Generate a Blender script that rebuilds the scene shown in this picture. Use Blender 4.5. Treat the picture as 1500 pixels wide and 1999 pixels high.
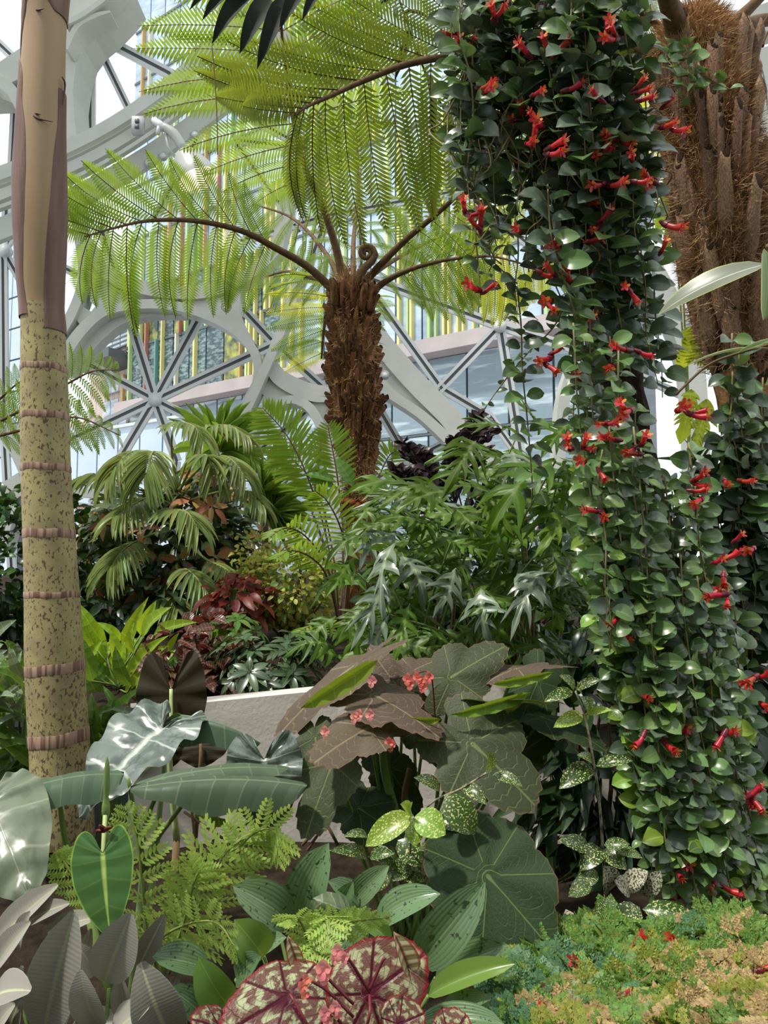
import bpy, math, random
import numpy as np
from mathutils import Vector, Matrix, noise
from mathutils.geometry import delaunay_2d_cdt

for o in list(bpy.data.objects): bpy.data.objects.remove(o)
SC = bpy.context.scene
COL = SC.collection
R = random.Random(11)
V = Vector

# ------------------------------------------------------------------ camera
F = 1400.0                       # focal length in pixels of the 1500 x 1999 frame
PITCH = math.radians(4.09)
CAM = V((0, 0, 1.6))
cd = bpy.data.cameras.new('camera'); cam = bpy.data.objects.new('camera', cd); COL.objects.link(cam)
cam.location = CAM; cam.rotation_euler = (math.pi/2 + PITCH, 0, 0)
cd.sensor_fit = 'VERTICAL'; cd.sensor_height = 24.0; cd.lens = F/1999*24.0; cd.clip_end = 300; cd.clip_start = .02
SC.camera = cam
FW = V((0, math.cos(PITCH), math.sin(PITCH))); UP = V((0, -math.sin(PITCH), math.cos(PITCH))); RT = V((1, 0, 0))
def P(x, y, d):
    return CAM + d*(FW + RT*((x-750)/F) + UP*((999.5-y)/F))
def px(p, d): return p*d/F

# ------------------------------------------------------------------ sky, sun, exposure
w = bpy.data.worlds.new('sky'); SC.world = w; w.use_nodes = True
bg = w.node_tree.nodes['Background']; bg.inputs[0].default_value = (.93, .965, 1, 1); bg.inputs[1].default_value = 1.25
sd = bpy.data.lights.new('sun', 'SUN'); sd.energy = 3.8; sd.angle = math.radians(3); sd.color = (1, .95, .86)
sun = bpy.data.objects.new('sun', sd); COL.objects.link(sun)
sun.rotation_euler = (-V((-.40, -.30, 1.0))).to_track_quat('-Z', 'Y').to_euler(); sun.location = (-4, -2, 12)
SC.view_settings.view_transform = 'Standard'; SC.view_settings.look = 'None'
SC.view_settings.exposure = 0.10; SC.view_settings.gamma = 1.0; SC.view_settings.use_curve_mapping = False

# ------------------------------------------------------------------ mesh containers
class MD:
    def __init__(s, mats=('plain',), smooth=True):
        s.v = []; s.f = []; s.uv = []; s.m = []; s.mats = list(mats); s.smooth = smooth; s.me = None
    def add(s, verts, faces, uvs=None, mat=0):
        o = len(s.v)
        s.v.extend(tuple(p) for p in verts)
        s.uv.extend(uvs if uvs is not None else [(0.5, 0.5)]*len(verts))
        for f in faces: s.f.append(tuple(i+o for i in f)); s.m.append(mat)
        return s
    def join(s, other, M=None, matmap=None):
        o = len(s.v)
        if M is None: s.v.extend(other.v)
        else:
            a = np.array(other.v); A = np.array(M)
            s.v.extend(map(tuple, (a @ A[:3, :3].T + A[:3, 3])))
        s.uv.extend(other.uv)
        mm = []
        for n in other.mats:
            if n not in s.mats: s.mats.append(n)
            mm.append(s.mats.index(n))
        s.f.extend(tuple(i+o for i in f) for f in other.f); s.m.extend(mm[k] for k in other.m)
        return s
    def mesh(s, name='mesh'):
        if s.me is None:
            me = bpy.data.meshes.new(name)
            nv = len(s.v); me.vertices.add(nv); me.vertices.foreach_set('co', np.array(s.v, dtype=np.float32).ravel())
            ln = np.array([len(f) for f in s.f], dtype=np.int32)
            lv = np.fromiter((i for f in s.f for i in f), dtype=np.int32)
            me.loops.add(len(lv)); me.loops.foreach_set('vertex_index', lv)
            me.polygons.add(len(ln))
            st = np.zeros(len(ln), dtype=np.int32); st[1:] = np.cumsum(ln)[:-1]
            me.polygons.foreach_set('loop_start', st)
            me.polygons.foreach_set('material_index', np.array(s.m, dtype=np.int32))
            uvl = me.uv_layers.new(name='UVMap')
            uvl.data.foreach_set('uv', np.array(s.uv, dtype=np.float32)[lv].ravel())
            me.update(calc_edges=True)
            me.polygons.foreach_set('use_smooth', np.full(len(ln), bool(s.smooth)))
            for n in s.mats: me.materials.append(MAT[n])
            s.me = me
        return s.me

MAT = {}
I4 = Matrix.Identity(4)

def kv(o, label=None, cat=None, group=None, kind=None):
    if label: o['label'] = label
    if cat: o['category'] = cat
    if group: o['group'] = group
    if kind: o['kind'] = kind
    return o

class Thing:
    """one top-level thing: an Empty at its base, parts and sub-parts collected and linked in done()"""
    def __init__(s, name, label, cat, loc=(0, 0, 0), group=None, kind=None):
        s.name = name; s.loc = V(loc); s.items = []
        s.root = bpy.data.objects.new(name, None); COL.objects.link(s.root); s.root.location = s.loc
        s.root.empty_display_size = .1
        kv(s.root, label, cat, group, kind)
    def add(s, name, md, M=None, parent=None, label=None, kind=None):
        if M is None:
            a = np.array(md.v); c = (a.min(0)+a.max(0))/2; c[2] = a[:, 2].min()
            md.v = list(map(tuple, a-c)); M = Matrix.Translation(V(c))
        s.items.append([name, md, M, parent, label, kind, None])
        return len(s.items)-1
    def done(s, cap=290):
        cnt = {}
        for k, it in enumerate(s.items): cnt.setdefault(it[0], []).append(k)
        drop = {}
        par = {it[3] for it in s.items}
        for n, ks in cnt.items():
            if len(ks) > cap:
                sc = []
                for k in ks:
                    M = s.items[k][2]; p = M.translation - CAM; d = max(p.dot(FW), .1)
                    x = 750+F*p.dot(RT)/d; y = 999.5-F*p.dot(UP)/d
                    a = M.to_3x3().col[1].length/d
                    if not (-20 < x < 1520 and -20 < y < 2020): a *= .05
                    if k in par: a += 100
                    sc.append((a, k))
                sc.sort(reverse=True)
                drop[n] = set(k for _, k in sc[cap:])
        for n, ks in drop.items():
            big = MD(mats=[])
            for k in sorted(ks): big.join(s.items[k][1], s.items[k][2])
            c = np.array(big.v).mean(0); big.v = list(map(tuple, np.array(big.v)-c))
            o = bpy.data.objects.new(n+'_mass', big.mesh(n+'_mass')); COL.objects.link(o)
            o.parent = s.root; o.matrix_parent_inverse = Matrix.Translation(-s.loc); o.matrix_basis = Matrix.Translation(V(c)); o['kind'] = 'stuff'
        dropped = set().union(*drop.values()) if drop else set()
        for k, it in enumerate(s.items):
            if k in dropped: continue
            name, md, M, parent, label, kind, _ = it
            o = bpy.data.objects.new(name, md.mesh(name)); COL.objects.link(o); it[6] = o
            if parent is None:
                o.parent = s.root; o.matrix_parent_inverse = Matrix.Translation(-s.loc)
            else:
                po = s.items[parent]; o.parent = po[6]; o.matrix_parent_inverse = po[2].inverted_safe()
            o.matrix_basis = M
            if label: o['label'] = label
            if kind: o['kind'] = kind
        return s.root

def solo(name, md, label, cat, group=None, kind=None, M=None):
    if M is None:
        a = np.array(md.v); c = (a.min(0)+a.max(0))/2; c[2] = a[:, 2].min()
        md.v = list(map(tuple, a-c)); M = Matrix.Translation(V(c))
    o = bpy.data.objects.new(name, md.mesh(name)); COL.objects.link(o); o.matrix_world = M
    return kv(o, label, cat, group, kind)

# ------------------------------------------------------------------ shape helpers
def smooth_pts(pts, n=6):
    pts = [V(p) for p in pts]
    if len(pts) < 3: return [pts[0].lerp(pts[-1], i/n) for i in range(n+1)]
    out = []
    q = [pts[0]*2-pts[1]]+pts+[pts[-1]*2-pts[-2]]
    for i in range(1, len(q)-2):
        a, b, c, d = q[i-1], q[i], q[i+1], q[i+2]
        for k in range(n):
            t = k/n
            out.append(.5*((2*b)+(c-a)*t+(2*a-5*b+4*c-d)*t*t+(3*b-a-3*c+d)*t**3))
    out.append(pts[-1]); return out

def lerp_list(r, t):
    if not isinstance(r, (list, tuple)): return r
    x = t*(len(r)-1); i = min(int(x), len(r)-2); return r[i]+(r[i+1]-r[i])*(x-i)

def tube(pts, rad, sides=6, mat='stem', cap=True, md=None, jit=0):
    md = md or MD([mat]); mi = md.mats.index(mat) if mat in md.mats else (md.mats.append(mat) or len(md.mats)-1)
    n = len(pts); vs = []; uv = []; fs = []
    t0 = (pts[1]-pts[0]).normalized(); a = t0.orthogonal().normalized(); L = 0
    for i, p in enumerate(pts):
        t = (pts[min(i+1, n-1)]-pts[max(i-1, 0)])
        if t.length < 1e-9: t = t0
        t = t.normalized(); a = (a-t*a.dot(t))
        a = a.normalized() if a.length > 1e-6 else t.orthogonal().normalized(); b = t.cross(a)
        r = lerp_list(rad, i/(n-1))
        if i: L += (p-pts[i-1]).length
        for k in range(sides):
            an = 2*math.pi*k/sides; rr = r*(1+(R.uniform(-jit, jit) if jit else 0))
            vs.append(p+(a*math.cos(an)+b*math.sin(an))*rr); uv.append((k/sides, L))
    for i in range(n-1):
        for k in range(sides):
            k2 = (k+1) % sides
            fs.append((i*sides+k, i*sides+k2, (i+1)*sides+k2, (i+1)*sides+k))
    if cap:
        fs.append(tuple(range(sides-1, -1, -1))); fs.append(tuple((n-1)*sides+k for k in range(sides)))
    md.add(vs, fs, uv, mi); return md

def box(md, c, sx, sy, sz, ax=None, mat=0):
    """box centred c with half sizes along axes ax (3 vectors)"""
    X, Y, Z = ax or (V((1, 0, 0)), V((0, 1, 0)), V((0, 0, 1)))
    c = V(c); vs = [c+X*(sx*i)+Y*(sy*j)+Z*(sz*k) for k in (-1, 1) for j in (-1, 1) for i in (-1, 1)]
    md.add(vs, [(0, 2, 3, 1), (4, 5, 7, 6), (0, 1, 5, 4), (2, 6, 7, 3), (0, 4, 6, 2), (1, 3, 7, 5)],
           [((i+1)/2, (k+1)/2) for k in (-1, 1) for j in (-1, 1) for i in (-1, 1)], mat); return md

def beam(md, a, b, wd, dp, out, mat=0, off=0.0):
    """straight beam a-b, width wd, depth dp along out"""
    a = V(a); b = V(b); t = (b-a).normalized(); o = (out-t*out.dot(t)).normalized(); s = t.cross(o)
    c = (a+b)/2+s*off
    return box(md, c+o*(dp/2), (b-a).length/2, wd/2, dp/2, (t, s, o), mat)

def prism(md, loop, ext, mat=0, holes=()):
    """closed outline (3D points, roughly planar) given thickness by moving along ext"""
    from mathutils.geometry import tessellate_polygon
    loops = [loop]+list(holes); allp = [V(p) for l in loops for p in l]; n = len(allp)
    tris = tessellate_polygon([[V(p) for p in l] for l in loops])
    e = [p+ext for p in allp]
    fs = [tuple(t) for t in tris]+[tuple(i+n for i in reversed(t)) for t in tris]
    k = 0
    for l in loops:
        m = len(l)
        for i in range(m): fs.append((k+i, k+(i+1) % m, n+k+(i+1) % m, n+k+i))
        k += m
    md.add(allp+e, fs, None, mat); return md

# leaves ---------------------------------------------------------
def blade(right, mids, mats, z=None, lev=2, uvx=False):
    """leaf from right-hand outline [(x,y)], each outline point tied to a midrib height mids[i]"""
    md = MD(mats); N = len(right); vs = []; uv = []; fs = []; W = 2*lev+1
    for i, (x, y) in enumerate(right):
        for j in range(-lev, lev+1):
            a = abs(j)/lev; s = 1 if j > 0 else -1
            X = s*x*a; Y = mids[i]+(y-mids[i])*a
            vs.append((X, Y, z(X, Y, a, i/(N-1)) if z else 0)); uv.append((.5+.5*j/lev, i/(N-1)))
    for i in range(N-1):
        for j in range(W-1):
            fs.append((i*W+j, i*W+j+1, (i+1)*W+j+1, (i+1)*W+j))
    return md.add(vs, fs, uv)

def leaf(mat, a=.7, b=.9, n=8, slant=.12, arch=.08, fold=.08, wave=0, wf=9, lev=2, tw=0, seed=0, x0=.02, curl=0):
    """simple leaf, unit length, max width 1 (scaled at placement)"""
    ts = [i/n for i in range(n+1)]
    mx = (a/(a+b))**a*(b/(a+b))**b
    ws = [max(.5*(t**a)*((1-t)**b)/mx, x0*.5) for t in ts]
    right = [(ws[i], t) for i, t in enumerate(ts)]
    mids = [max(0, t-slant*ws[i]*2*(1-t)) for i, t in enumerate(ts)]
    def z(X, Y, q, v):
        return arch*4*Y*(1-Y)+fold*abs(X)*2-curl*4*X*X+wave*math.sin(wf*Y*math.pi+(2 if X > 0 else 0)+seed)*q*q+tw*X*Y
    return blade(right, mids, [mat], z, lev)

def heart(mat, back=.45, n=12, arch=.1, fold=.1, wave=.02, wf=7, lev=4, tip=1.0, seed=0, lob=.62, quilt=0, nq=6, rough=0):
    """arrow / heart shaped leaf: petiole at origin, tip at y=1, lobes reach y=-back; width 1"""
    pts = [(.015, -.02*0), (.10, -back*.55), (.2, -back*.92), (.29, -back), (.38, -back*.85), (.455, -back*.45), (.495, .0), (.5, .14), (.47, .32), (.40, .5), (.3, .68), (.19, .83), (.09, .94), (.006, 1.0)]
    mids = [0, 0, 0, 0, 0, .02, .05, .12, .24, .4, .58, .75, .9, 1.0]
    k = 4; sm = smooth_pts([V((a, b, c)) for (a, b), c in zip(pts, mids)], k)
    pts = [(max(.004, p.x), p.y) for p in sm]; mids = [p.z for p in sm]
    def z(X, Y, q, v):
        yy = (Y+back)/(1+back)
        return arch*(4*yy*(1-yy)-4*(back/(1+back))*(1/(1+back)))+fold*abs(X)*2+wave*math.sin(v*wf*math.pi*2+seed)*q*q+quilt*abs(math.sin(v*nq*math.pi))*math.sin(min(1, q*1.15)*math.pi)+rough*noise.noise(V((X*9, Y*9, seed)))
    return blade(pts, mids, [mat], z, lev)

def lobed(mat, nl=3, depth=.72, arch=.12, fold=.05, seed=0, sw=.07):
    """deeply pinnate-lobed leaf (long fingers each side of a narrow centre)"""
    rr = random.Random(seed); right = [(.015, 0), (sw*.6, .05)]; mids = [0, .05]
    for k in range(nl):
        t0 = .10+.62*k/nl; t1 = .10+.62*(k+1)/nl; h = t1-t0
        ln = .5*(.95-.5*abs(k/max(1, nl-1)-.4))*rr.uniform(.6, 1.1); c = sw*(1.1-.5*t0)
        fwd = (.10+.16*rr.random())*(1.1 if nl < 6 else .5)
        right += [(c, t0+h*.15), (c+(ln-c)*.5, t0+h*.12+fwd*.45), (c+(ln-c)*.85, t0+h*.3+fwd*.85), (ln, t0+h*.5+fwd*1.15), (c+(ln-c)*.6, t0+h*.62+fwd*.6), (c*1.1, t0+h*.78+fwd*.1)]
        mids += [t0, t0+h*.15, t0+h*.3, t0+h*.42, t0+h*.55, t0+h*.75]
    right += [(sw*.9, .80), (sw*1.15, .87), (sw*.7, .96), (.004, 1.06)]; mids += [.79, .86, .95, 1.06]
    def z(X, Y, q, v): return arch*4*max(Y, 0)*(1-Y)+fold*abs(X)*2+.05*math.sin(X*7+Y*6+seed)*q-.35*X*X
    return blade(right, mids, [mat], z, 2)

def palmate(mat, nl=7, notch=.25, teeth=.05, cup=.0, wave=.03, seed=0, asym=0, back=.12, rings=5, n=84, tipy=.16, ruf=3):
    """round lobed leaf (begonia): petiole at origin, unit radius, UV = (angle, radius)"""
    rr = random.Random(seed); md = MD([mat]); vs = [(0, 0, 0)]; uv = [(0.5, 0)]; fs = []
    out = []
    for i in range(n+1):
        a = i/n                                   # 0..1 from the sinus round to the sinus
        th = -math.pi/2+2*math.pi*a
        lob = abs(math.sin(math.pi*a*nl)); r = 1-notch+notch*lob**.6
        r *= 1+teeth*(1 if i % 2 else -1)*rr.uniform(.3, 1)+teeth*1.6*abs(math.sin(math.pi*a*nl*3+.6))
        r *= 1+tipy*max(0, math.sin(th))**3-.12*abs(math.cos(th))
        r *= 1-asym*math.cos(th)*.5
        ed = min(a, 1-a)
        r *= min(1, back*4+ed*9) if ed < .11 else 1
        out.append((a, th, r))
    for k in range(1, rings+1):
        for (a, th, r) in out:
            q = k/rings; x = math.cos(th)*r*q; y = math.sin(th)*r*q
            z = cup*(x*x+y*y)+wave*q*q*math.sin(th*ruf+seed)+wave*.8*q*math.sin(a*nl*2*math.pi)
            vs.append((x, y, z)); uv.append((a, q))
    m = n+1
    for i in range(n):
        fs.append((0, 1+i, 2+i))
        for k in range(rings-1):
            o = 1+k*m; fs.append((o+i, o+m+i, o+m+i+1, o+i+1))
    uv = [(u, v) for u, v in uv]
    return md.add(vs, fs, uv)

def frame(base, tip, width, nrm, zs=None):
    base = V(base); tip = V(tip); Y = tip-base; L = max(Y.length, 1e-5); y = Y/L; n = V(nrm); n = n-y*n.dot(y)
    n = n.normalized() if n.length > 1e-5 else y.orthogonal().normalized()
    x = y.cross(n); zs = zs if zs is not None else (L+width)/2
    M = Matrix.Identity(4)
    for i in range(3): M[i][0] = x[i]*width; M[i][1] = Y[i]; M[i][2] = n[i]*zs; M[i][3] = base[i]
    return M
def rv(s=1.0): return V((R.uniform(-s, s), R.uniform(-s, s), R.uniform(-s, s)))
def tocam(p): return (CAM-V(p)).normalized()
# ------------------------------------------------------------------ materials
class NT:
    def __init__(s, name):
        m = bpy.data.materials.new(name); m.use_nodes = True; s.m = m; s.t = m.node_tree; s.n = s.t.nodes; s.l = s.t.links
        s.n.clear(); s.out = s.n.new('ShaderNodeOutputMaterial'); MAT[name] = m
    def new(s, typ, ins=None, **kw):
        nd = s.n.new('ShaderNode'+typ)
        for k, v in kw.items(): setattr(nd, k, v)
        for k, v in (ins or {}).items(): s.set(nd, k, v)
        return nd
    def set(s, nd, k, v):
        i = nd.inputs[k]
        if hasattr(v, 'is_output') or isinstance(v, bpy.types.NodeSocket): s.l.new(v, i)
        elif isinstance(v, (tuple, list)) and len(v) == 3 and i.type == 'RGBA': i.default_value = (*v, 1)
        else: i.default_value = v
    def math(s, op, a, b=0.0, c=None, clamp=False):
        nd = s.new('Math', {0: a, 1: b}, operation=op, use_clamp=clamp)
        if c is not None: s.set(nd, 2, c)
        return nd.outputs[0]
    def mix(s, f, a, b, bt='MIX'):
        nd = s.new('Mix', data_type='RGBA', blend_type=bt)
        s.set(nd, 0, f); s.set(nd, 6, a if not isinstance(a, tuple) else (*a, 1)); s.set(nd, 7, b if not isinstance(b, tuple) else (*b, 1))
        return nd.outputs[2]
    def ramp(s, f, *st):
        nd = s.new('ValToRGB'); e = nd.color_ramp.elements
        while len(e) < len(st): e.new(.5)
        for k, (p, c) in enumerate(st): e[k].position = p; e[k].color = (*c, 1) if isinstance(c, tuple) else (c, c, c, 1)
        s.l.new(f, nd.inputs[0]); return nd.outputs[0]
    def less(s, x, t, soft):                # 1 below t, 0 above t+soft
        nd = s.new('MapRange', {0: x, 1: t, 2: t+soft, 3: 1.0, 4: 0.0}); return nd.outputs[0]
    def noise(s, vec, scale, detail=3, rough=.5, w=None):
        nd = s.new('TexNoise', {'Scale': scale, 'Detail': detail, 'Roughness': rough})
        if w is not None: nd.noise_dimensions = '4D'; s.set(nd, 'W', w)
        if vec is not None: s.l.new(vec, nd.inputs['Vector'])
        return nd.outputs[0]
    def coord(s, which='Object', sc=None):
        o = s.new('TexCoord').outputs[which]
        if sc: o = s.new('Mapping', {'Vector': o, 'Scale': sc}).outputs[0]
        return o
    def bump(s, h, st=.3, dist=.01):
        return s.new('Bump', {'Strength': st, 'Distance': dist, 'Height': h}).outputs[0]
    def pbr(s, col, rough=.5, spec=.5, normal=None, metal=0, trans=None, tr=0, **kw):
        b = s.new('BsdfPrincipled', {'Base Color': col, 'Roughness': rough, 'Specular IOR Level': spec, 'Metallic': metal})
        for k, v in kw.items(): s.set(b, k, v)
        if normal is not None: s.l.new(normal, b.inputs['Normal'])
        o = b.outputs[0]
        if tr:
            t = s.new('BsdfTranslucent', {'Color': trans})
            mx = s.new('MixShader', {0: tr}); s.l.new(o, mx.inputs[1]); s.l.new(t.outputs[0], mx.inputs[2]); o = mx.outputs[0]
        s.l.new(o, s.out.inputs[0]); return s.m

def mul(c, k): return tuple(min(1, x*k) for x in c)

def leafmat(name, col, vein=None, midw=.06, nlat=0, latw=.12, tr=.3, tcol=None, rough=.42, spec=.32, back=None,
            var=.25, hue=.02, spots=None, edge=None, edgew=.08, bump=.25, blotch=None, vs=.7, nlong=0):
    t = NT(name)
    uv = t.new('SeparateXYZ', {0: t.coord('UV')}); U, Vv = uv.outputs[0], uv.outputs[1]
    a = t.math('MULTIPLY', t.math('ABSOLUTE', t.math('SUBTRACT', U, .5)), 2)
    rnd = t.math('FRACT', t.math('ADD', t.new('ObjectInfo').outputs['Random'], t.new('NewGeometry').outputs['Random Per Island']))
    c = t.new('RGB').outputs[0]; c.default_value = (*col, 1)
    if blotch:
        nz = t.noise(t.coord('UV', (3, 5, 1)), blotch[1], 3, .6, t.math('MULTIPLY', rnd, 20))
        c = t.mix(t.ramp(nz, (blotch[2], 0.0), (blotch[2]+.12, 1.0)), c, blotch[0])
    hsv = t.new('HueSaturation', {'Color': c, 'Hue': t.math('MULTIPLY_ADD', rnd, 2*hue, .5-hue), 'Value': t.math('MULTIPLY_ADD', t.math('FRACT', t.math('MULTIPLY', rnd, 7.31)), 2*var, 1-var)})
    c = hsv.outputs[0]
    hgt = None
    if nlat:
        f = t.math('ABSOLUTE', t.math('SUBTRACT', t.math('FRACT', t.math('MULTIPLY', Vv, nlat)), .5))
        lat = t.less(f, latw*.25, latw*.5); hgt = t.math('SUBTRACT', t.math('POWER', t.math('SUBTRACT', .5, f), 1.0), 0)
    mid = t.less(a, midw*.5, midw)
    if vein:
        m = mid
        if nlat: m = t.math('MAXIMUM', mid, t.math('MULTIPLY', lat, vs))
        c = t.mix(m, c, vein)
    if nlong:
        lf = t.math('ABSOLUTE', t.math('SUBTRACT', t.math('FRACT', t.math('MULTIPLY', U, nlong)), .5))
        c = t.mix(t.math('MULTIPLY', t.less(lf, .04, .12), .45), c, vein or mul(col, 1.4)); hgt = lf
    if spots:
        sp = t.noise(t.coord('UV', (1, spots[3], 1)), spots[1], 2, .5, t.math('MULTIPLY', rnd, 30))
        c = t.mix(t.ramp(sp, (spots[2], 0.0), (spots[2]+.04, 1.0)), c, spots[0])
    if edge: c = t.mix(t.less(t.math('SUBTRACT', 1.0, a), edgew*.6, edgew*.6), c, edge)
    front = c
    if back: c = t.mix(t.new('NewGeometry').outputs['Backfacing'], c, back)
    nm = None
    if hgt is not None and bump: nm = t.bump(t.math('ADD', hgt, t.math('MULTIPLY', mid, -.3)), bump, .02)
    tc = tcol or (min(1, col[0]*2.2+.02), min(1, col[1]*2.0), col[2]*.6)
    tcn = t.mix(.35, tc, front) if tr else tc
    return t.pbr(c, rough, spec, nm, trans=tcn, tr=tr)

def veinfan(name, col, vein, nl=7, w=.05, edge=None, edgew=.06, tr=.2, tcol=None, back=None, rough=.5, var=.15, rex=None, minor=.5, bump=.3):
    """begonia type leaf, UV = (angle, radius)"""
    t = NT(name); uv = t.new('SeparateXYZ', {0: t.coord('UV')}); U, q = uv.outputs[0], uv.outputs[1]
    rnd = t.new('ObjectInfo').outputs['Random']
    s = t.math('FRACT', t.math('MULTIPLY', U, nl)); d = t.math('ABSOLUTE', t.math('SUBTRACT', s, .5))    # 0 on a lobe's axis
    dr = t.math('MULTIPLY', d, q)
    main = t.less(dr, w*.25, w*.4)
    # side veins: lines leaving each axis
    f = t.math('ABSOLUTE', t.math('SUBTRACT', t.math('FRACT', t.math('SUBTRACT', t.math('MULTIPLY', q, 6.0), t.math('MULTIPLY', d, 5.0))), .5))
    side = t.less(f, .02, .07)
    hsv = t.new('HueSaturation', {'Color': (*col, 1), 'Value': t.math('MULTIPLY_ADD', rnd, 2*var, 1-var), 'Hue': t.math('MULTIPLY_ADD', rnd, .03, .485)})
    c = hsv.outputs[0]
    if rex:
        nz = t.noise(t.new('CombineXYZ', {0: t.math('MULTIPLY', U, 17), 1: t.math('MULTIPLY', q, 7)}).outputs[0], 1.0, 2, .5)
        c = t.mix(t.ramp(nz, (.41, 0.0), (.52, 1.0)), c, rex)
        c = t.mix(t.less(q, .12, .3), c, vein)
    c = t.mix(t.math('MAXIMUM', main, t.math('MULTIPLY', side, minor)), c, vein)
    if edge:
        nz = t.noise(t.coord('UV', (20, 3, 1)), 2, 2)
        c = t.mix(t.less(t.math('ADD', t.math('SUBTRACT', 1.0, q), t.math('MULTIPLY', nz, edgew)), edgew*.8, edgew*.7), c, edge)
    front = c
    if back: c = t.mix(t.new('NewGeometry').outputs['Backfacing'], c, back)
    h = t.math('ADD', t.math('MULTIPLY', t.math('MAXIMUM', main, t.math('MULTIPLY', side, .6)), -1.0), t.math('MULTIPLY', t.noise(t.coord('UV', (60, 14, 1)), 1.5, 3), .5))
    nm = t.bump(h, bump, .012)
    tc = tcol or (col[0]*2.5, col[1]*2.5, col[2]*.8)
    return t.pbr(c, rough, .2, nm, trans=t.mix(.4, tc, front), tr=tr)

def plain(name, col, rough=.5, spec=.5, var=0, nscale=0, col2=None, bump=0, tr=0, tcol=None, metal=0, stretch=(1, 1, 1), lo=.35, hi=.65, bscale=None):
    t = NT(name); c = (*col, 1); nm = None
    if nscale:
        nz = t.noise(t.coord('Object', stretch), nscale, 4, .6)
        c = t.mix(t.ramp(nz, (lo, 0.0), (hi, 1.0)), col, col2 or mul(col, .6))
        if bump: nm = t.bump(t.noise(t.coord('Object', stretch), bscale or nscale, 4, .65), bump, .03)
    if var:
        rnd = t.math('FRACT', t.math('ADD', t.new('ObjectInfo').outputs['Random'], t.new('NewGeometry').outputs['Random Per Island']))
        h = t.new('HueSaturation', {'Value': t.math('MULTIPLY_ADD', rnd, 2*var, 1-var), 'Hue': t.math('MULTIPLY_ADD', t.math('FRACT', t.math('MULTIPLY', rnd, 5.7)), .03, .485)})
        t.set(h, 'Color', c); c = h.outputs[0]
    return t.pbr(c, rough, spec, nm, metal, trans=(*(tcol or mul(col, 1.6)), 1), tr=tr)

def emit(name, col, st):
    t = NT(name); e = t.new('Emission', {'Color': (*col, 1), 'Strength': st}); t.l.new(e.outputs[0], t.out.inputs[0])

# building
plain('steel', (.50, .515, .465), .42, .35, nscale=2, col2=(.45, .465, .42))
plain('mullion', (.60, .62, .62), .35, .4)
plain('gasket', (.10, .11, .12), .5, .3)
plain('rail', (.38, .39, .385), .4, .4)
t = NT('glass')
lw = t.new('LayerWeight', {'Blend': .25}).outputs['Fresnel']
g = t.new('BsdfGlossy', {'Color': (.9, .95, 1, 1), 'Roughness': .02}); tp = t.new('BsdfTransparent', {'Color': (.95, .975, .97, 1)})
mx = t.new('MixShader', {0: t.math('MULTIPLY', lw, .5)}); t.l.new(tp.outputs[0], mx.inputs[1]); t.l.new(g.outputs[0], mx.inputs[2]); t.l.new(mx.outputs[0], t.out.inputs[0])
def facade(name, col, col2, rough=.12, sc=.6, st=(1, 1, 3), var=.2, lo=.4, hi=.62, dist=0):
    t = NT(name); rnd = t.new('ObjectInfo').outputs['Random']
    nz = t.noise(t.coord('Object', st), sc, 4, .6, t.math('MULTIPLY', rnd, 10))
    c = t.mix(t.ramp(nz, (lo, 0.0), (hi, 1.0)), col, col2)
    h = t.new('HueSaturation', {'Color': c, 'Value': t.math('MULTIPLY_ADD', rnd, 2*var, 1-var)})
    t.pbr(h.outputs[0], rough, .6)
facade('tower_glass', (.34, .43, .56), (.54, .64, .75), .1, .5)
facade('tower_tree_reflect', (.05, .08, .10), (.22, .30, .29), .1, 1.3, (2, 2, 5), .35, .45, .6)  # dark reflection of trees put into the pane colour
facade('podium_glass', (.22, .29, .34), (.62, .72, .78), .1, .35, (.6, .6, 5), .2, .5, .64)
facade('pale_glass', (.46, .55, .68), (.56, .65, .77), .1, .2, (1, 1, 1), .06)
facade('office_glass', (.30, .36, .42), (.6, .66, .72), .1, .5, (1, 1, 4), .25)
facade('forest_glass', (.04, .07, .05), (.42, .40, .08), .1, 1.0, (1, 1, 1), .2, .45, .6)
for nm_, c_ in (('fin_yellow', (.70, .62, .24)), ('fin_green', (.44, .58, .26)), ('fin_orange', (.60, .38, .16)), ('fin_lime', (.60, .68, .32)), ('fin_pale', (.72, .68, .52)), ('fin_red', (.45, .18, .13)), ('fin_teal', (.15, .32, .28))):
    plain(nm_, c_, .4, .4)
plain('floor_line', (.10, .12, .14), .5)
plain('ledge', (.50, .42, .42), .6, nscale=.6, col2=(.42, .36, .36))
t = NT('pink_stone'); br = t.new('TexBrick', {'Vector': t.coord('Object'), 'Color1': (.62, .50, .46, 1), 'Color2': (.58, .46, .43, 1), 'Mortar': (.42, .33, .31, 1), 'Scale': .5, 'Mortar Size': .012}); t.pbr(br.outputs[0], .7, .3)
plain('lamp_white', (.36, .37, .34), .35, .5)
emit('lamp_glow', (1, .86, .62), 1.6)
emit('downlight', (1, .97, .9), 2.0)
# ground, wall
plain('soil', (.035, .024, .016), .95, .1, nscale=14, col2=(.012, .009, .006), bump=.8)
t = NT('concrete')
n1 = t.noise(t.coord('Object', (1.2, 1.2, 5)), 2.2, 5, .6); n2 = t.noise(t.coord('Object'), 60, 3)
t.pbr(t.mix(t.ramp(n1, (.35, 0.0), (.7, 1.0)), (.78, .72, .65), (.60, .55, .49)), .8, .2, t.bump(n2, .15, .01))
plain('blocker_green', (.03, .05, .02), .9, .1, nscale=3, col2=(.06, .09, .03))  # colour of the added sky-blocking wall
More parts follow.
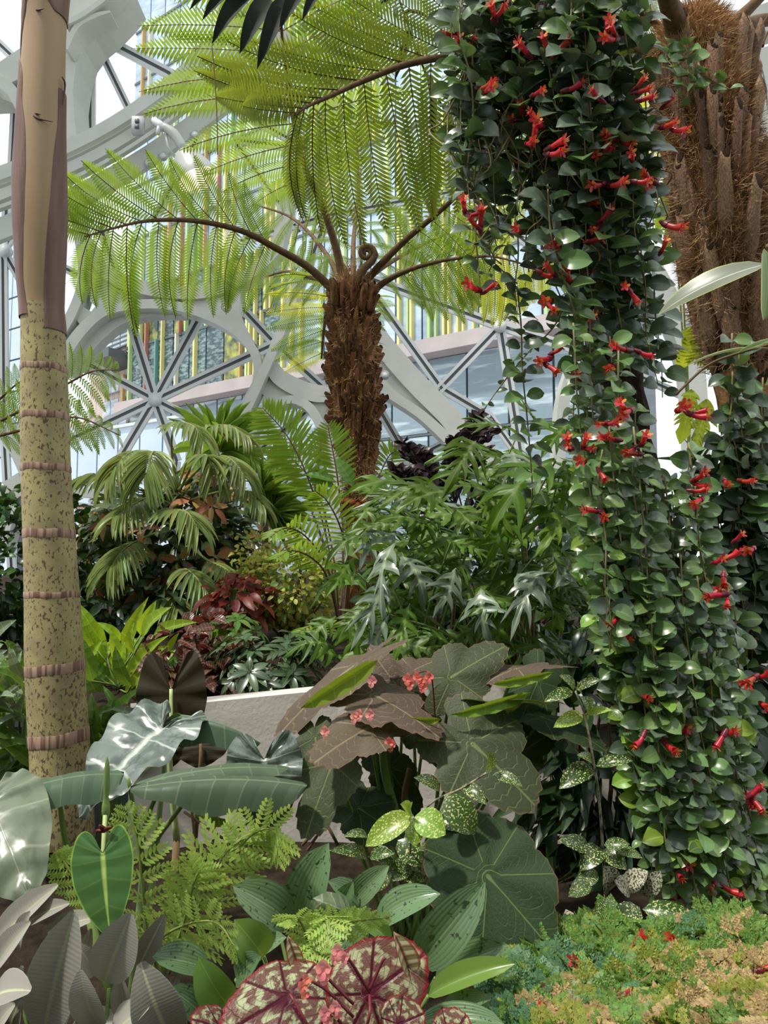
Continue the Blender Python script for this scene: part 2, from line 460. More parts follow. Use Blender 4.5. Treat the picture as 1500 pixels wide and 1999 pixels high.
# trunks
t = NT('palm_bark')
ob = t.coord('Object'); z = t.new('SeparateXYZ', {0: ob}).outputs[2]
n1 = t.noise(t.coord('Object', (1, 1, .6)), 95, 2, .6); n2 = t.noise(t.coord('Object', (1, 1, 1)), 9, 3, .6); n3 = t.noise(t.coord('Object', (1, 1, .5)), 38, 3, .7)
base = t.mix(t.ramp(n2, (.35, 0.0), (.65, 1.0)), (.45, .385, .17), (.33, .27, .14))
k = t.new('MapRange', {0: z, 1: -.45, 2: .75, 3: 1.0, 4: 0.0}).outputs[0]
th = t.math('MULTIPLY_ADD', k, -.07, .60)
fine = t.less(t.math('SUBTRACT', th, n1), -.012, .03)
big = t.math('MULTIPLY', t.less(t.math('SUBTRACT', .585, n3), -.02, .025), k)
c = t.mix(t.math('MAXIMUM', t.math('MULTIPLY', fine, .85), big), base, (.10, .055, .035))
t.pbr(c, .62, .3, t.bump(n3, .15, .01))
t = NT('ring_scar')
wv = t.noise(t.coord('Object', (1, 1, .04)), 55, 3, .6)
t.pbr(t.mix(t.ramp(wv, (.45, 0.0), (.56, 1.0)), (.43, .29, .21), (.20, .11, .08)), .7, .2, t.bump(wv, .4, .01))
plain('crown_tan', (.42, .285, .165), .5, .35, nscale=5, col2=(.33, .235, .115), stretch=(1, 1, .25))
plain('sheath_purple', (.155, .088, .072), .55, .3, nscale=14, col2=(.25, .15, .122), stretch=(1, 1, .12), bump=.25, lo=.4, hi=.7)
plain('sheath_edge', (.11, .06, .05), .7, .2)
plain('fern_bark', (.12, .055, .022), .9, .1, nscale=16, col2=(.34, .18, .075), bump=1.0, stretch=(1, 1, .5), lo=.38, hi=.68)
plain('fern_stub', (.24, .12, .052), .85, .1, var=.45, nscale=25, col2=(.05, .02, .01), stretch=(1, 1, .3))
plain('fern_stub_pale', (.34, .22, .135), .75, .2, var=.35, nscale=25, col2=(.15, .075, .04), stretch=(1, 1, .25), bump=.4)
plain('dark_cut', (.03, .018, .012), .9, .1)
plain('fiber', (.46, .28, .13), .8, .2, var=.4)
plain('fiber_dark', (.26, .15, .075), .85, .15, var=.5)
plain('black_trunk', (.018, .013, .01), .9, .1, nscale=30, col2=(.05, .03, .018), bump=.9)
plain('rachis_brown', (.085, .046, .02), .7, .2, nscale=30, col2=(.15, .09, .04))
plain('rachis_green', (.20, .24, .06), .5, .3)
plain('stem', (.16, .24, .06), .5, .35)
plain('stem_pale', (.42, .50, .20), .45, .35)
plain('stem_brown', (.16, .10, .05), .7, .2)
plain('stem_vine', (.27, .22, .10), .6, .3, var=.3)
plain('stem_red', (.15, .018, .025), .45, .4)
plain('stem_spot', (.05, .04, .03), .6, .3, nscale=60, col2=(.42, .36, .24), stretch=(1, 1, .6))
# leaves
leafmat('fern', (.17, .27, .03), tr=.5, tcol=(.42, .58, .035), rough=.5, var=.18)
leafmat('fern_yellow', (.42, .50, .03), tr=.6, tcol=(.95, .90, .03), rough=.5, var=.12)  # yellow of sun-backlit fronds put into the base colour
leafmat('fern_olive', (.155, .21, .022), tr=.45, tcol=(.38, .44, .035), rough=.5, var=.18)
leafmat('fern_lime', (.33, .46, .10), tr=.4, tcol=(.65, .80, .16), rough=.5, var=.2)
leafmat('sword', (.19, .32, .035), tr=.45, tcol=(.45, .62, .05), rough=.42, var=.25)
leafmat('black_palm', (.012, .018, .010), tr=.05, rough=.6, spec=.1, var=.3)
leafmat('palm_leaf', (.19, .25, .075), vein=(.26, .30, .12), nlat=0, tr=.3, tcol=(.45, .50, .12), rough=.33, var=.3, hue=.03, back=(.22, .27, .10))
leafmat('yucca', (.13, .25, .04), tr=.35, tcol=(.4, .6, .05), rough=.35, var=.3, edge=(.36, .40, .10), edgew=.12)
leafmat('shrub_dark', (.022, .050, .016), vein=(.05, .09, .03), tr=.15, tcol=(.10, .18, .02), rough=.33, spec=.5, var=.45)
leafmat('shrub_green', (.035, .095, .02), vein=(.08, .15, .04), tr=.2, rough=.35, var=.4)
leafmat('shrub_bronze', (.42, .20, .08), vein=(.4, .25, .1), tr=.3, tcol=(.65, .35, .08), rough=.4, var=.35, hue=.04)
leafmat('mahonia', (.06, .095, .03), vein=(.12, .15, .05), tr=.15, rough=.35, var=.5, hue=.03)
leafmat('yellow_bush', (.40, .42, .10), tr=.4, tcol=(.85, .82, .15), rough=.45, var=.35, hue=.03)
leafmat('copper', (.13, .022, .014), vein=(.25, .05, .03), tr=.3, tcol=(.45, .05, .02), rough=.4, var=.4)
leafmat('red_varieg', (.055, .04, .025), vein=(.32, .10, .08), nlat=7, latw=.22, midw=.10, tr=.2, tcol=(.35, .05, .03), rough=.3, var=.5, hue=.04, back=(.20, .03, .03))
leafmat('schefflera', (.06, .105, .045), vein=(.14, .2, .09), tr=.15, rough=.32, spec=.6, var=.35)
leafmat('lime_leaf', (.22, .38, .03), vein=(.45, .6, .1), nlat=6, latw=.08, tr=.45, tcol=(.75, .88, .03), rough=.38, var=.25, bump=.2)
leafmat('mid_leaf', (.08, .17, .03), vein=(.2, .3, .08), nlat=6, latw=.08, tr=.35, tcol=(.35, .55, .04), rough=.38, var=.35, bump=.2)
leafmat('grey_leaf', (.13, .18, .10), vein=(.3, .36, .22), nlat=5, latw=.08, tr=.2, rough=.35, var=.35)
leafmat('purple_black', (.022, .008, .012), tr=.06, rough=.35, var=.5)
leafmat('split_leaf', (.070, .140, .010), vein=(.17, .24, .07), midw=.10, tr=.25, tcol=(.28, .48, .02), rough=.40, spec=.32, var=.35, hue=.015)
leafmat('split_pale', (.15, .20, .14), vein=(.30, .36, .22), midw=.12, tr=.12, tcol=(.3, .4, .2), rough=.32, spec=.5, var=.25)
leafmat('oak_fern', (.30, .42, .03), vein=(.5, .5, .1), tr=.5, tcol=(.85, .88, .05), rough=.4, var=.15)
leafmat('vine_leaf', (.105, .185, .055), vein=(.17, .25, .10), midw=.07, tr=.14, tcol=(.25, .42, .05), rough=.30, spec=.5, var=.38, hue=.02, back=(.13, .19, .09))
leafmat('vine_young', (.22, .36, .05), vein=(.35, .45, .12), midw=.07, tr=.25, tcol=(.5, .65, .08), rough=.3, spec=.5, var=.2)
leafmat('vine_dark', (.085, .125, .078), vein=(.10, .14, .08), midw=.06, tr=.08, rough=.30, spec=.5, var=.35, back=(.10, .13, .08))
leafmat('alo_dark', (.026, .022, .009), vein=(.016, .012, .006), midw=.05, nlat=8, latw=.05, tr=.10, tcol=(.10, .075, .01), rough=.6, spec=.2, var=.1, bump=.15)
leafmat('alo_silver', (.15, .185, .16), vein=(.50, .55, .47), midw=.07, nlat=6, latw=.055, tr=.08, tcol=(.2, .3, .1), rough=.24, spec=.7, var=.12, bump=.3, blotch=((.075, .10, .085), 2.0, .47))
leafmat('alo_grey', (.075, .115, .07), vein=(.15, .20, .12), midw=.05, nlat=6, latw=.05, tr=.10, tcol=(.2, .4, .05), rough=.42, spec=.2, var=.1, bump=.25, back=(.10, .18, .03))
leafmat('alo_big', (.155, .18, .115), vein=(.27, .29, .20), midw=.02, nlat=6, latw=.06, tr=.08, tcol=(.3, .35, .12), rough=.30, spec=.6, var=.05, bump=.2, blotch=((.105, .13, .075), 1.4, .48))
leafmat('alo_green', (.062, .130, .040), vein=(.36, .50, .12), midw=.07, nlat=7, latw=.10, tr=.15, tcol=(.35, .55, .05), rough=.4, var=.05, bump=.12, vs=.10, edge=(.2, .36, .06), edgew=.05)
leafmat('alo_under', (.10, .20, .02), vein=(.3, .45, .08), midw=.06, nlat=7, latw=.08, tr=.3, tcol=(.35, .55, .03), rough=.45, var=.08)
leafmat('velvet', (.285, .27, .235), vein=(.40, .43, .26), midw=.075, nlat=30, latw=.25, tr=.05, rough=.6, spec=.25, var=.25, hue=.01, bump=.06, vs=.10, edge=(.34, .32, .28), edgew=.05)
leafmat('hosta', (.105, .180, .085), vein=(.19, .27, .13), midw=.03, nlat=0, tr=.15, tcol=(.3, .5, .08), rough=.24, spec=.5, var=.28, hue=.012, nlong=11, bump=.12, spots=((.02, .04, .015), 7.0, .61, 2.5))
leafmat('hosta_green', (.13, .25, .05), vein=(.26, .38, .11), midw=.03, tr=.2, tcol=(.4, .6, .06), rough=.26, spec=.5, var=.12)
leafmat('gold_dust', (.035, .075, .018), vein=(.10, .16, .04), midw=.02, tr=.2, tcol=(.35, .48, .04), rough=.28, spec=.5, var=.3, spots=((.60, .62, .26), 13.0, .56, 2.0))
leafmat('gold_bright', (.20, .34, .04), vein=(.4, .5, .15), midw=.04, tr=.3, tcol=(.6, .75, .05), rough=.28, spec=.5, var=.15, spots=((.74, .78, .30), 12.0, .55, 2.0))
leafmat('gold_pale', (.06, .08, .04), tr=.1, rough=.35, var=.15, spots=((.66, .62, .48), 11.0, .46, 2.0))
leafmat('ficus_white', (.19, .22, .165), vein=(.62, .62, .5), midw=.04, tr=.2, rough=.3, var=.05, edge=(.34, .42, .12), edgew=.10)
leafmat('ficus_edge', (.13, .24, .05), vein=(.3, .4, .1), midw=.05, tr=.2, rough=.3, var=.05, edge=(.66, .60, .10), edgew=.22)
leafmat('selag_green', (.13, .235, .045), tr=.25, tcol=(.35, .5, .06), rough=.5, var=.35, hue=.03)
leafmat('selag_blue', (.085, .185, .08), tr=.2, rough=.45, var=.25)
leafmat('selag_yellow', (.27, .30, .05), tr=.3, tcol=(.6, .55, .06), rough=.5, var=.25, hue=.03)
leafmat('selag_tan', (.40, .29, .13), tr=.2, tcol=(.6, .4, .15), rough=.6, var=.25, hue=.02)
veinfan('begonia', (.058, .072, .036), (.15, .18, .075), 5, .024, edge=(.13, .09, .05), edgew=.03, tr=.15, tcol=(.25, .32, .03), back=(.20, .28, .02), rough=.5)
veinfan('begonia_pink', (.115, .088, .062), (.24, .19, .12), 5, .028, edge=(.17, .09, .06), edgew=.03, tr=.15, tcol=(.35, .30, .05), back=(.22, .30, .03), rough=.46)
veinfan('begonia_dark', (.020, .036, .012), (.085, .13, .04), 7, .022, edge=(.10, .06, .03), edgew=.02, tr=.10, tcol=(.15, .22, .03), rough=.62, minor=.25)
veinfan('rex', (.38, .41, .23), (.07, .006, .018), 7, .075, edge=(.20, .015, .02), edgew=.085, tr=.15, tcol=(.5, .1, .08), rough=.34, rex=(.15, .075, .055), minor=.6, var=.08, back=(.22, .03, .04))
leafmat('rex_fold', (.42, .40, .26), vein=(.16, .02, .03), midw=.15, nlat=5, latw=.25, tr=.15, rough=.35, var=.1, edge=(.22, .03, .03), edgew=.2)
leafmat('begonia_under', (.17, .27, .02), vein=(.3, .4, .06), midw=.06, nlat=4, latw=.06, tr=.3, tcol=(.45, .6, .03), rough=.5, var=.1, bump=.15)
# flowers
plain('petal_red', (.50, .022, .022), .38, .5, tr=.25, tcol=(.9, .08, .04), var=.25)
plain('petal_orange', (.75, .22, .05), .4, .4, tr=.2, tcol=(.9, .4, .1), var=.15)
plain('calyx', (.13, .010, .018), .4, .4, var=.3)
plain('petal_pink', (.80, .28, .27), .4, .4, tr=.35, tcol=(1, .45, .42), var=.15)
plain('petal_coral', (.80, .20, .15), .4, .4, tr=.35, tcol=(1, .35, .25), var=.15)
plain('fungus', (.38, .09, .02), .6, .3, nscale=20, col2=(.16, .04, .015))
# ------------------------------------------------------------------ dome: surface = big sphere, bulging away from us
SCN = V((0, -14, 2.0))
def S(x, y, off=0.0):
    d = (FW+RT*((x-750)/F)+UP*((999.5-y)/F)).normalized(); oc = CAM-SCN; r = 28.0+off
    b = oc.dot(d); q = b*b-(oc.length_squared-r*r); return CAM+d*(-b+math.sqrt(q))
OUT = V((0, 1, 0))
dome = Thing('wall_dome', 'white steel and glass dome wall of the conservatory', None, (0, 13.5, 0), kind='structure')
mull = [  # straight glazing bars as pixel pairs, width in px
 ((302,780),(196,440)),((302,780),(432,540)),((302,780),(560,660)),((302,780),(430,845)),((302,780),(180,985)),((302,780),(345,900)),
 ((302,780),(100,875)),((302,780),(100,672)),((542,676),(420,545)),((542,676),(680,800)),((542,676),(415,905)),((542,676),(640,420)),
 ((977,636),(700,535)),((977,636),(820,800)),((977,636),(1020,900)),((977,636),(1140,685)),((977,636),(1060,500)),((720,560),(862,757)),((862,757),(960,815)),
 ((715,755),(800,900)),((177,62),(345,150)),((175,62),(175,275)),((178,62),(262,235)),((32,150),(22,340)),((-60,30),(40,125)),((5,487),(8,860)),((5,487),(60,400)),((5,487),(70,600)),((5,487),(-60,470)),((5,487),(20,330)),
 ((456,272),(585,452)),((696,250),(706,520)),((345,150),(600,290)),((600,290),(456,272)),((400,240),(300,430)),
 ((1258,-20),(1300,110)),((1200,70),(1330,108)),((1360,20),(1410,-20)),((1430,165),(1500,215)),((1285,360),(1420,560)),((1240,470),(1300,560)),((1140,685),(1330,770)),
 ((640,420),(905,370)),((640,420),(470,470)),((905,370),(1060,500)),((905,370),(880,60)),((120,520),(150,535)),((470,820),(640,770)),((480,900),(640,770)),((640,770),(610,1000)),((560,960),(470,900)),
 ((130,985),(330,1010)),((330,1010),(180,985)),((100,672),(130,1010)),((345,900),(330,1010)),((430,845),(470,900)),((800,900),(960,815)),((610,1000),(800,900)),((1020,900),(960,815)),
 ((610,1000),(700,1250)),((800,900),(900,1250)),((1020,900),(1080,1250)),((330,1010),(420,1250)),((180,985),(150,1250)),((8,860),(30,1250)),((8,860),(130,1010))]
hubs = {}
for k, (a, b) in enumerate(mull):
    md = MD(['mullion', 'gasket'], smooth=False); A = S(*a, .85); B = S(*b, .85); n = (A-SCN).normalized()
    wd = .15 if k < 22 else .12
    beam(md, A, B, wd*.42, .12, n, 0, wd*.42); beam(md, A, B, wd*.42, .12, n, 0, -wd*.42); beam(md, A+n*.03, B+n*.03, wd*.46, .05, n, 1, 0)
    dome.add('mullion', md)
    for q in (a, b): hubs[q] = hubs.get(q, 0)+1
for q, c in hubs.items():
    if c >= 4:
        p = S(*q, .8); md = MD(['mullion'])
        tube([p, p+OUT*.15], [.13, .13], 12, 'mullion', md=md); dome.add('hub', md)
# panes: triangles between the bars
vp = []; ed = []
def vid(q):
    if q not in vp: vp.append(q)
    return vp.index(q)
for a, b in mull: ed.append((vid(a), vid(b)))
for q in ((-140, -120), (700, -120), (1640, -120), (1640, 700), (1640, 1350), (750, 1350), (-140, 1350), (-140, 600)): vid(q)
res = delaunay_2d_cdt([V(q) for q in vp], ed, [], 0, .5)
for tri in res[2]:
    c = sum((res[0][i] for i in tri), V((0, 0)))/3
    pts = [S(*(c+(res[0][i]-c)*.985), .93) for i in tri]
    md = MD(['glass'], smooth=False); prism(md, pts, OUT*.02, 0); dome.add('pane', md)

# curved steel frame: bands (polyline in px, width px) and filled web plates, all with real depth
def band(pts, wds, dep=.40, off=0.0, mat='steel', n=6, md=None):
    p2 = smooth_pts([V((x, y, 0)) for x, y in pts], n); md = md or MD([mat], smooth=False); L = []; Rr = []
    for i, p in enumerate(p2):
        t = (p2[min(i+1, len(p2)-1)]-p2[max(i-1, 0)]).normalized(); s = V((-t.y, t.x, 0)); h = lerp_list(wds, i/(len(p2)-1))/2
        L.append(S((p+s*h).x, (p+s*h).y, off)); Rr.append(S((p-s*h).x, (p-s*h).y, off))
    m = len(L); vs = []
    for i in range(m): vs += [L[i], Rr[i], Rr[i]+OUT*dep, L[i]+OUT*dep]
    fs = []
    for i in range(m-1):
        a = i*4; b = a+4
        for k in range(4): fs.append((a+k, a+(k+1) % 4, b+(k+1) % 4, b+k))
    fs += [(3, 2, 1, 0), tuple((m-1)*4+k for k in range(4))]
    md.add(vs, fs, None, md.mats.index(mat) if mat in md.mats else 0); return md
def web(pts, dep=.3, off=.1, holes=(), n=5, closed=True):
    q = [V((x, y, 0)) for x, y in pts]
    sm = smooth_pts(q+[q[0]], n)[:-1] if n else q
    hl = [[S(cx+rx*math.cos(2*math.pi*k/20), cy+ry*math.sin(2*math.pi*k/20), off) for k in range(20)] for cx, cy, rx, ry in holes]
    return prism(MD(['steel'], smooth=False), [S(p.x, p.y, off) for p in sm], OUT*dep, 0, hl)
frame_ = Thing('trim_1', 'pale curved organic steel framework inside the glass dome', None, (0, 13, 0), kind='structure')
fb = lambda *a, **k: frame_.add('steel_member', band(*a, **k))
# pentagon around the star of bars
fb([(30,880),(75,775),(118,705),(150,655),(190,615),(228,600),(285,593),(345,597),(400,613),(450,638),(485,669),(502,706),(500,750),(486,790),(468,830),(440,870),(385,970),(330,1110)], [26,24,24,22,20,18,18,18,18,18,18,17,16,18,20,22,24,24])
fb([(130,728),(170,680),(205,645),(245,622),(300,612),(360,614)], [20,22,20,14,8,4], dep=.3, off=.25)
fb([(40,840),(75,740),(112,660),(140,610),(158,560),(161,510),(152,450),(142,380)], [22,22,21,19,18,19,20,20])
fb([(172,470),(190,512),(215,537),(250,553),(310,566),(380,571),(430,561),(475,541),(515,510),(545,480)], [14,20,26,27,27,25,24,22,22,20])
fb([(585,540),(565,600),(546,650),(528,695),(506,745),(480,800),(452,850),(410,920),(350,1030)], [16,18,18,18,18,19,20,20,20], off=-.15)
fb([(400,960),(452,880),(490,840),(520,803),(545,785),(575,780),(605,796),(625,830),(640,875),(650,925),(655,1010)], [24,24,20,17,16,16,18,19,18,16,16])
fb([(524,705),(545,735),(580,756),(620,768),(655,766)], [26,32,34,34,30])
fb([(655,470),(650,560),(648,700),(650,800),(655,900),(658,1000),(655,1150)], [14,14,14,15,18,22,26])
fb([(660,540),(700,600),(735,655),(775,705),(820,755),(870,805),(905,845),(960,895),(1060,970),(1180,1040)], [34,38,40,42,42,42,42,42,40,40])
fb([(660,690),(705,722),(735,752),(775,777),(820,807),(860,842),(910,890),(980,950)], [22,20,18,18,18,20,22,22])
web([(0,0),(1,0),(1,1)]) if False else None
fw = lambda *a, **k: frame_.add('web_plate', web(*a, **k))
fw([(162,545),(172,520),(190,515),(222,562),(215,580),(235,600),(180,618),(160,640),(150,625),(160,598),(178,608),(186,598),(176,588),(178,560)], n=0)
fw([(175,515),(200,530),(235,568),(236,590),(222,600),(186,604),(180,620),(150,640),(140,628),(160,606),(176,604),(184,596),(178,580),(180,550),(186,540),(176,538)], n=0) if False else None
fw([(215,555),(240,570),(236,588),(238,600),(214,600)], n=0)
fw([(350,585),(430,572),(476,560),(468,585),(467,610),(480,640),(500,672),(470,655),(430,625),(390,605)], n=0, holes=[(442,600,11,8)])
fw([(524,700),(540,735),(580,762),(600,800),(560,775),(530,790),(505,760),(512,735)], n=0)
fw([(600,770),(655,755),(655,860),(640,870),(625,820)], n=0)
fw([(715,700),(730,680),(800,745),(880,830),(850,830),(800,790),(740,745)], n=0, holes=[(752,732,12,9)])
# upper left members
fw([(-60,175),(0,120),(45,90),(125,18),(150,-20),(260,-20),(238,8),(205,42),(180,62),(160,90),(148,130),(142,180),(146,240),(152,280),(118,300),(50,200),(44,150),(0,172)], n=0, dep=.7)
fb([(125,45),(160,28),(205,-5),(240,-40)], [10,10,10,10], off=-.25)
fb([(128,95),(150,50),(185,30),(215,22)], [9,11,9,4], off=-.2)
fb([(-30,150),(0,160),(22,176),(42,215),(48,260)], [22,22,22,22,22])
fb([(-40,352),(40,322),(125,288),(205,248),(275,203),(345,150),(410,90),(480,10)], [27,26,25,24,24,24,24,24], dep=.12, off=-.6)
fb([(-40,396),(40,364),(125,331),(205,291),(290,238),(380,170),(450,105),(520,20)], [21,20,20,20,20,20,20,20], dep=.12, off=-.5)
fb([(-40,374),(40,345),(125,311),(205,271),(285,221),(365,158)], [4,4,4,4,4,4], dep=.1, off=-.2)
fb([(-40,418),(40,388),(125,355),(205,315),(290,262),(395,182),(470,110)], [7,7,7,7,7,7,7], dep=.1, off=-.9)
fb([(-40,462),(40,430),(125,394),(205,352),(290,302),(400,225),(490,150),(560,60)], [42,42,40,38,36,36,34,34], dep=.12, off=-.2)
fb([(-30,960),(10,960),(45,940)], [40,40,40]); fb([(40,940),(15,1000),(-10,1080)], [30,30,30]); fb([(55,930),(50,985),(66,1030)], [14,14,14])
fb([(0,830),(30,880),(60,950)], [26,24,22])
fb([(135,958),(200,968),(262,984),(285,1020),(300,1060)], [16,16,16,14,14])
# right side members
fb([(1250,150),(1350,70),(1400,42),(1450,45),(1540,20)], [36,40,44,50,56]); fb([(1430,60),(1462,110),(1482,200),(1478,290),(1470,380),(1480,470),(1505,620),(1510,850)], [40,36,30,32,38,40,40,40])
fb([(1500,90),(1520,200),(1500,330)], [40,40,40]); fb([(1180,300),(1230,440),(1300,570),(1350,690),(1365,820),(1370,1000)], [40,40,42,42,40,40]); fb([(1200,560),(1160,640),(1120,720),(1100,800),(1090,950)], [22,22,22,22,22])
fb([(560,380),(620,330),(640,250),(650,120)], [30,32,30,30]); fb([(540,485),(552,430),(562,375)], [22,26,28]); fb([(650,125),(655,20),(640,-80)], [30,30,30])
for (cx, cy) in ((442,600), (752,732), (318,304), (290,317), (380,262)):
    p = S(cx, cy, -.22); md = MD(['lamp_white', 'mullion']); s = .09
    tube([p, p+OUT*.03], [s, s], 16, 'lamp_white', md=md); tube([p-OUT*.01, p+OUT*.01], [s*.6, s*.6], 12, 'mullion', md=md)
    frame_.add('fixing_disc', md)
md = MD(['rail', 'gasket']); p = S(270, 246, -.75); box(md, p, .10, .05, .15); box(md, p+V((0, -.06, .05)), .035, .02, .035, None, 1); box(md, p+V((0, -.06, -.05)), .035, .02, .035, None, 1)
frame_.add('bracket', md)
frame_.done(); dome.done()

# ------------------------------------------------------------------ outside: buildings
def plane_axes(a, b):
    A = V(a); B = V(b); X = V((B.x-A.x, B.y-A.y, 0)).normalized(); return X, V((0, 0, 1)), X.cross(V((0, 0, 1))).normalized()
A = P(340, 785, 44); B = P(950, 672, 32); X, Z, N = plane_axes(A, B)     # N points towards us
if N.y > 0: N = -N
zl = (A.z+B.z)/2; O = V((A.x, A.y, zl)); ax = (X, N, Z)
def q(u, z, dn=0): return O+X*u+Z*z+N*dn                                 # facade coordinates (u along, z above ledge)
tower = Thing('glass_tower', 'tall blue glass tower with yellow and green fins outside the dome', 'building', V((O.x, O.y, -6)))
md = MD(['floor_line'], smooth=False); box(md, q(11.15, 12, -3.2), 15.75, 3, 22, ax); tower.add('body', md)
bays = [-4.6+1.5*i for i in range(21)]; fl = 3.6
for r in range(10):
    for u in bays:
        z0 = .6+r*fl; mt = 'tower_glass' if (r > 1 or u > 8) else ('forest_glass' if R.random() < .2 else 'tower_tree_reflect')  # lower left bays: reflected trees are painted into the glass colour
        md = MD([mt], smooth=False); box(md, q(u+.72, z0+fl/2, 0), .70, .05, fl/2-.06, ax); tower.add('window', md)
    md = MD(['floor_line'], smooth=False); box(md, q(11.15, .6+r*fl, .06), 15.75, .06, .07, ax); tower.add('floor_edge', md)
fc = ['fin_yellow', 'fin_green', 'fin_orange', 'fin_lime', 'fin_pale', 'fin_red', 'fin_green', 'fin_yellow', 'fin_teal']
for k in range(80):
    u = -4.4+.36*k+R.uniform(-.2, .2); r = R.choice([0, 0, 1, 1, 2, 3, 4, 5]) if u < 7 else R.choice([0, 0, 1, 2, 3, 4]); h = R.choice([1, 2, 2, 3])
    md = MD([fc[k % 7 if u > 6 else k % 9] if u < 6 else R.choice(['fin_yellow', 'fin_lime', 'fin_yellow', 'fin_green'])], smooth=False); box(md, q(u, .6+(r+h/2)*fl, .18), R.uniform(.04, .075), .13, h*fl/2, ax); tower.add('fin', md)
md = MD(['ledge'], smooth=False); box(md, q(11.15, .1, .3), 15.9, .6, .34, ax); tower.add('ledge', md)
for r in range(3):
    for k in range(15):
        md = MD(['podium_glass'], smooth=False); box(md, q(-4.4+2.05*k+1, -2.0-r*3.6, -.1), .97, .05, 1.72, ax); tower.add('window', md)
    md = MD(['floor_line'], smooth=False); box(md, q(11.15, -3.8-r*3.6, -.08), 15.75, .06, .05, ax); tower.add('floor_edge', md)
md = MD(['floor_line'], smooth=False); box(md, q(11.15, -8, -3.4), 15.6, 3.2, 8, ax); tower.add('podium_core', md)
tower.done()
# pink stone office block on the left
A = P(168, 850, 52); B = P(300, 836, 46); X, Z, N = plane_axes(A, B); N = -N if N.y > 0 else N; O = V((A.x, A.y, 0)); ax = (X, N, Z)
def q(u, z, dn=0): return O+X*u+Z*z+N*dn
zz = lambda y, d: P(0, y, d).z
off_ = Thing('stone_office', 'pinkish stone office block with dark canopy beyond the dome', 'building', O)
zt = zz(640, 50); zb = zz(850, 50)
md = MD(['pink_stone'], smooth=False); box(md, q(3.6, (zt-3)/2, -2), 3.6, 1.8, (zt+3)/2, ax); box(md, q(-4.2, zz(812, 51)/2-2, -2), 4.2, 1.9, zz(812, 51)/2+2, ax); off_.add('wall', md)
for k in range(7):
    md = MD(['office_glass'], smooth=False); box(md, q(-6.6+1.15*k+.4*(k//3), zz(815, 51)-.9, .22), .45, .05, .55, ax); off_.add('window', md)
for r in range(6):
    for k in range(3):
        md = MD(['office_glass'], smooth=False); box(md, q(3.1+1.1*k, zt-1.0-r*1.55, .05), .5, .06, .5, ax); off_.add('window', md)
for r in range(7):
    md = MD(['floor_line'], smooth=False); box(md, q(4.0, zt-.3-r*.32, .1), 1.7, .05, .05, ax); off_.add('louver', md)
md = MD(['gasket'], smooth=False); box(md, q(4.6, zz(712, 49), 1.0), 2.6, 1.2, .28, ax); off_.add('canopy', md)
md = MD(['fin_orange'], smooth=False); box(md, q(5.6, zz(770, 48), .3), .18, .1, 1.4, ax); off_.add('sign_stripe', md, label='orange vertical stripe')
off_.done()
# low pale glazed hall and a pale tower at far left
hall = Thing('glazed_hall', 'low pale blue glazed hall below the stone office', 'building', P(215, 1100, 30))
A = P(120, 905, 31); B = P(345, 845, 27); X, Z, N = plane_axes(A, B); N = -N if N.y > 0 else N; O = V((A.x, A.y, 0)); ax = (X, N, Z)
zt = P(345, 815, 27).z
for r in range(3):
    for k in range(6):
        md = MD(['pale_glass'], smooth=False); hh = 1.05; box(md, O+X*(.55+1.35*k)+Z*(zt-hh-r*2.16), .63, .05, hh, ax); hall.add('window', md)
md = MD(['floor_line'], smooth=False); box(md, O+X*3.9+Z*(zt/2-1)-N*1.3, 4.2, 1.2, zt/2+1, ax); hall.add('body', md)
for k in range(3):
    md = MD(['mullion'], smooth=False); box(md, O+X*3.9+Z*(zt-.0-k*2.16)+N*.08, 4.2, .08, .06, ax); hall.add('transom', md)
hall.done()
pt = Thing('pale_tower', 'pale blue gridded tower at the far left edge', 'building', P(10, 1100, 60))
A = P(-30, 700, 60); B = P(46, 700, 57); X, Z, N = plane_axes(A, B); N = -N if N.y > 0 else N; O = V((A.x, A.y, 0)); ax = (X, N, Z); W = (B-A).length
md = MD(['floor_line'], smooth=False); box(md, O+X*W/2+Z*13-N*.4, W/2, .3, 16, ax); pt.add('body', md)
for r in range(11):
    for k in range(3):
        md = MD(['pale_glass'], smooth=False); box(md, O+X*(W*(k+.5)/3)+Z*(1+r*2.6), W/6-.06, .05, 1.22, ax); pt.add('window', md)
pt.done()
# outside ground
md = MD(['ledge'], smooth=False); box(md, V((0, 60, -6.3)), 70, 45, .3); solo('ground', md, 'grey street level outside the dome', None, kind='structure')

# ------------------------------------------------------------------ floor, soil beds, planter wall
def soil_z(x, y):
    if y < 2.9: z = .30+.10*max(0, (y-1.2))+.10*max(0, x-.2)*max(0, y-.8)
    else: z = .98+.05*(y-3)
    return z+.05*noise.noise(V((x*2, y*2, 0)))
wl = [P(255, 1384, 2.86), P(390, 1372, 2.95), P(660, 1345, 3.08), P(1000, 1322, 3.16), P(1600, 1300, 3.2)]
md = MD(['floor_line'], smooth=False); box(md, V((0, 5, -.15)), 14, 9.5, .1); MAT_floor = solo('floor', md, 'dark floor under the planting beds', None, kind='structure')
def sheet(x0, x1, y0, y1, nx, ny, zf, mat):
    md = MD([mat]); vs = []; fs = []
    for j in range(ny+1):
        for i in range(nx+1):
            x = x0+(x1-x0)*i/nx; y = y0+(y1-y0)*j/ny; vs.append((x, y, zf(x, y)))
    for j in range(ny):
        for i in range(nx): a = j*(nx+1)+i; fs.append((a, a+1, a+nx+2, a+nx+1))
    return md.add(vs, fs)
solo('soil_bed', sheet(-3.5, 3.5, .7, 3.05, 40, 24, lambda x, y: .30+.08*max(0, y-1.2)+.05*noise.noise(V((x*2, y*2, 0))), 'soil'), 'dark soil of the front planting bed', None, kind='structure')
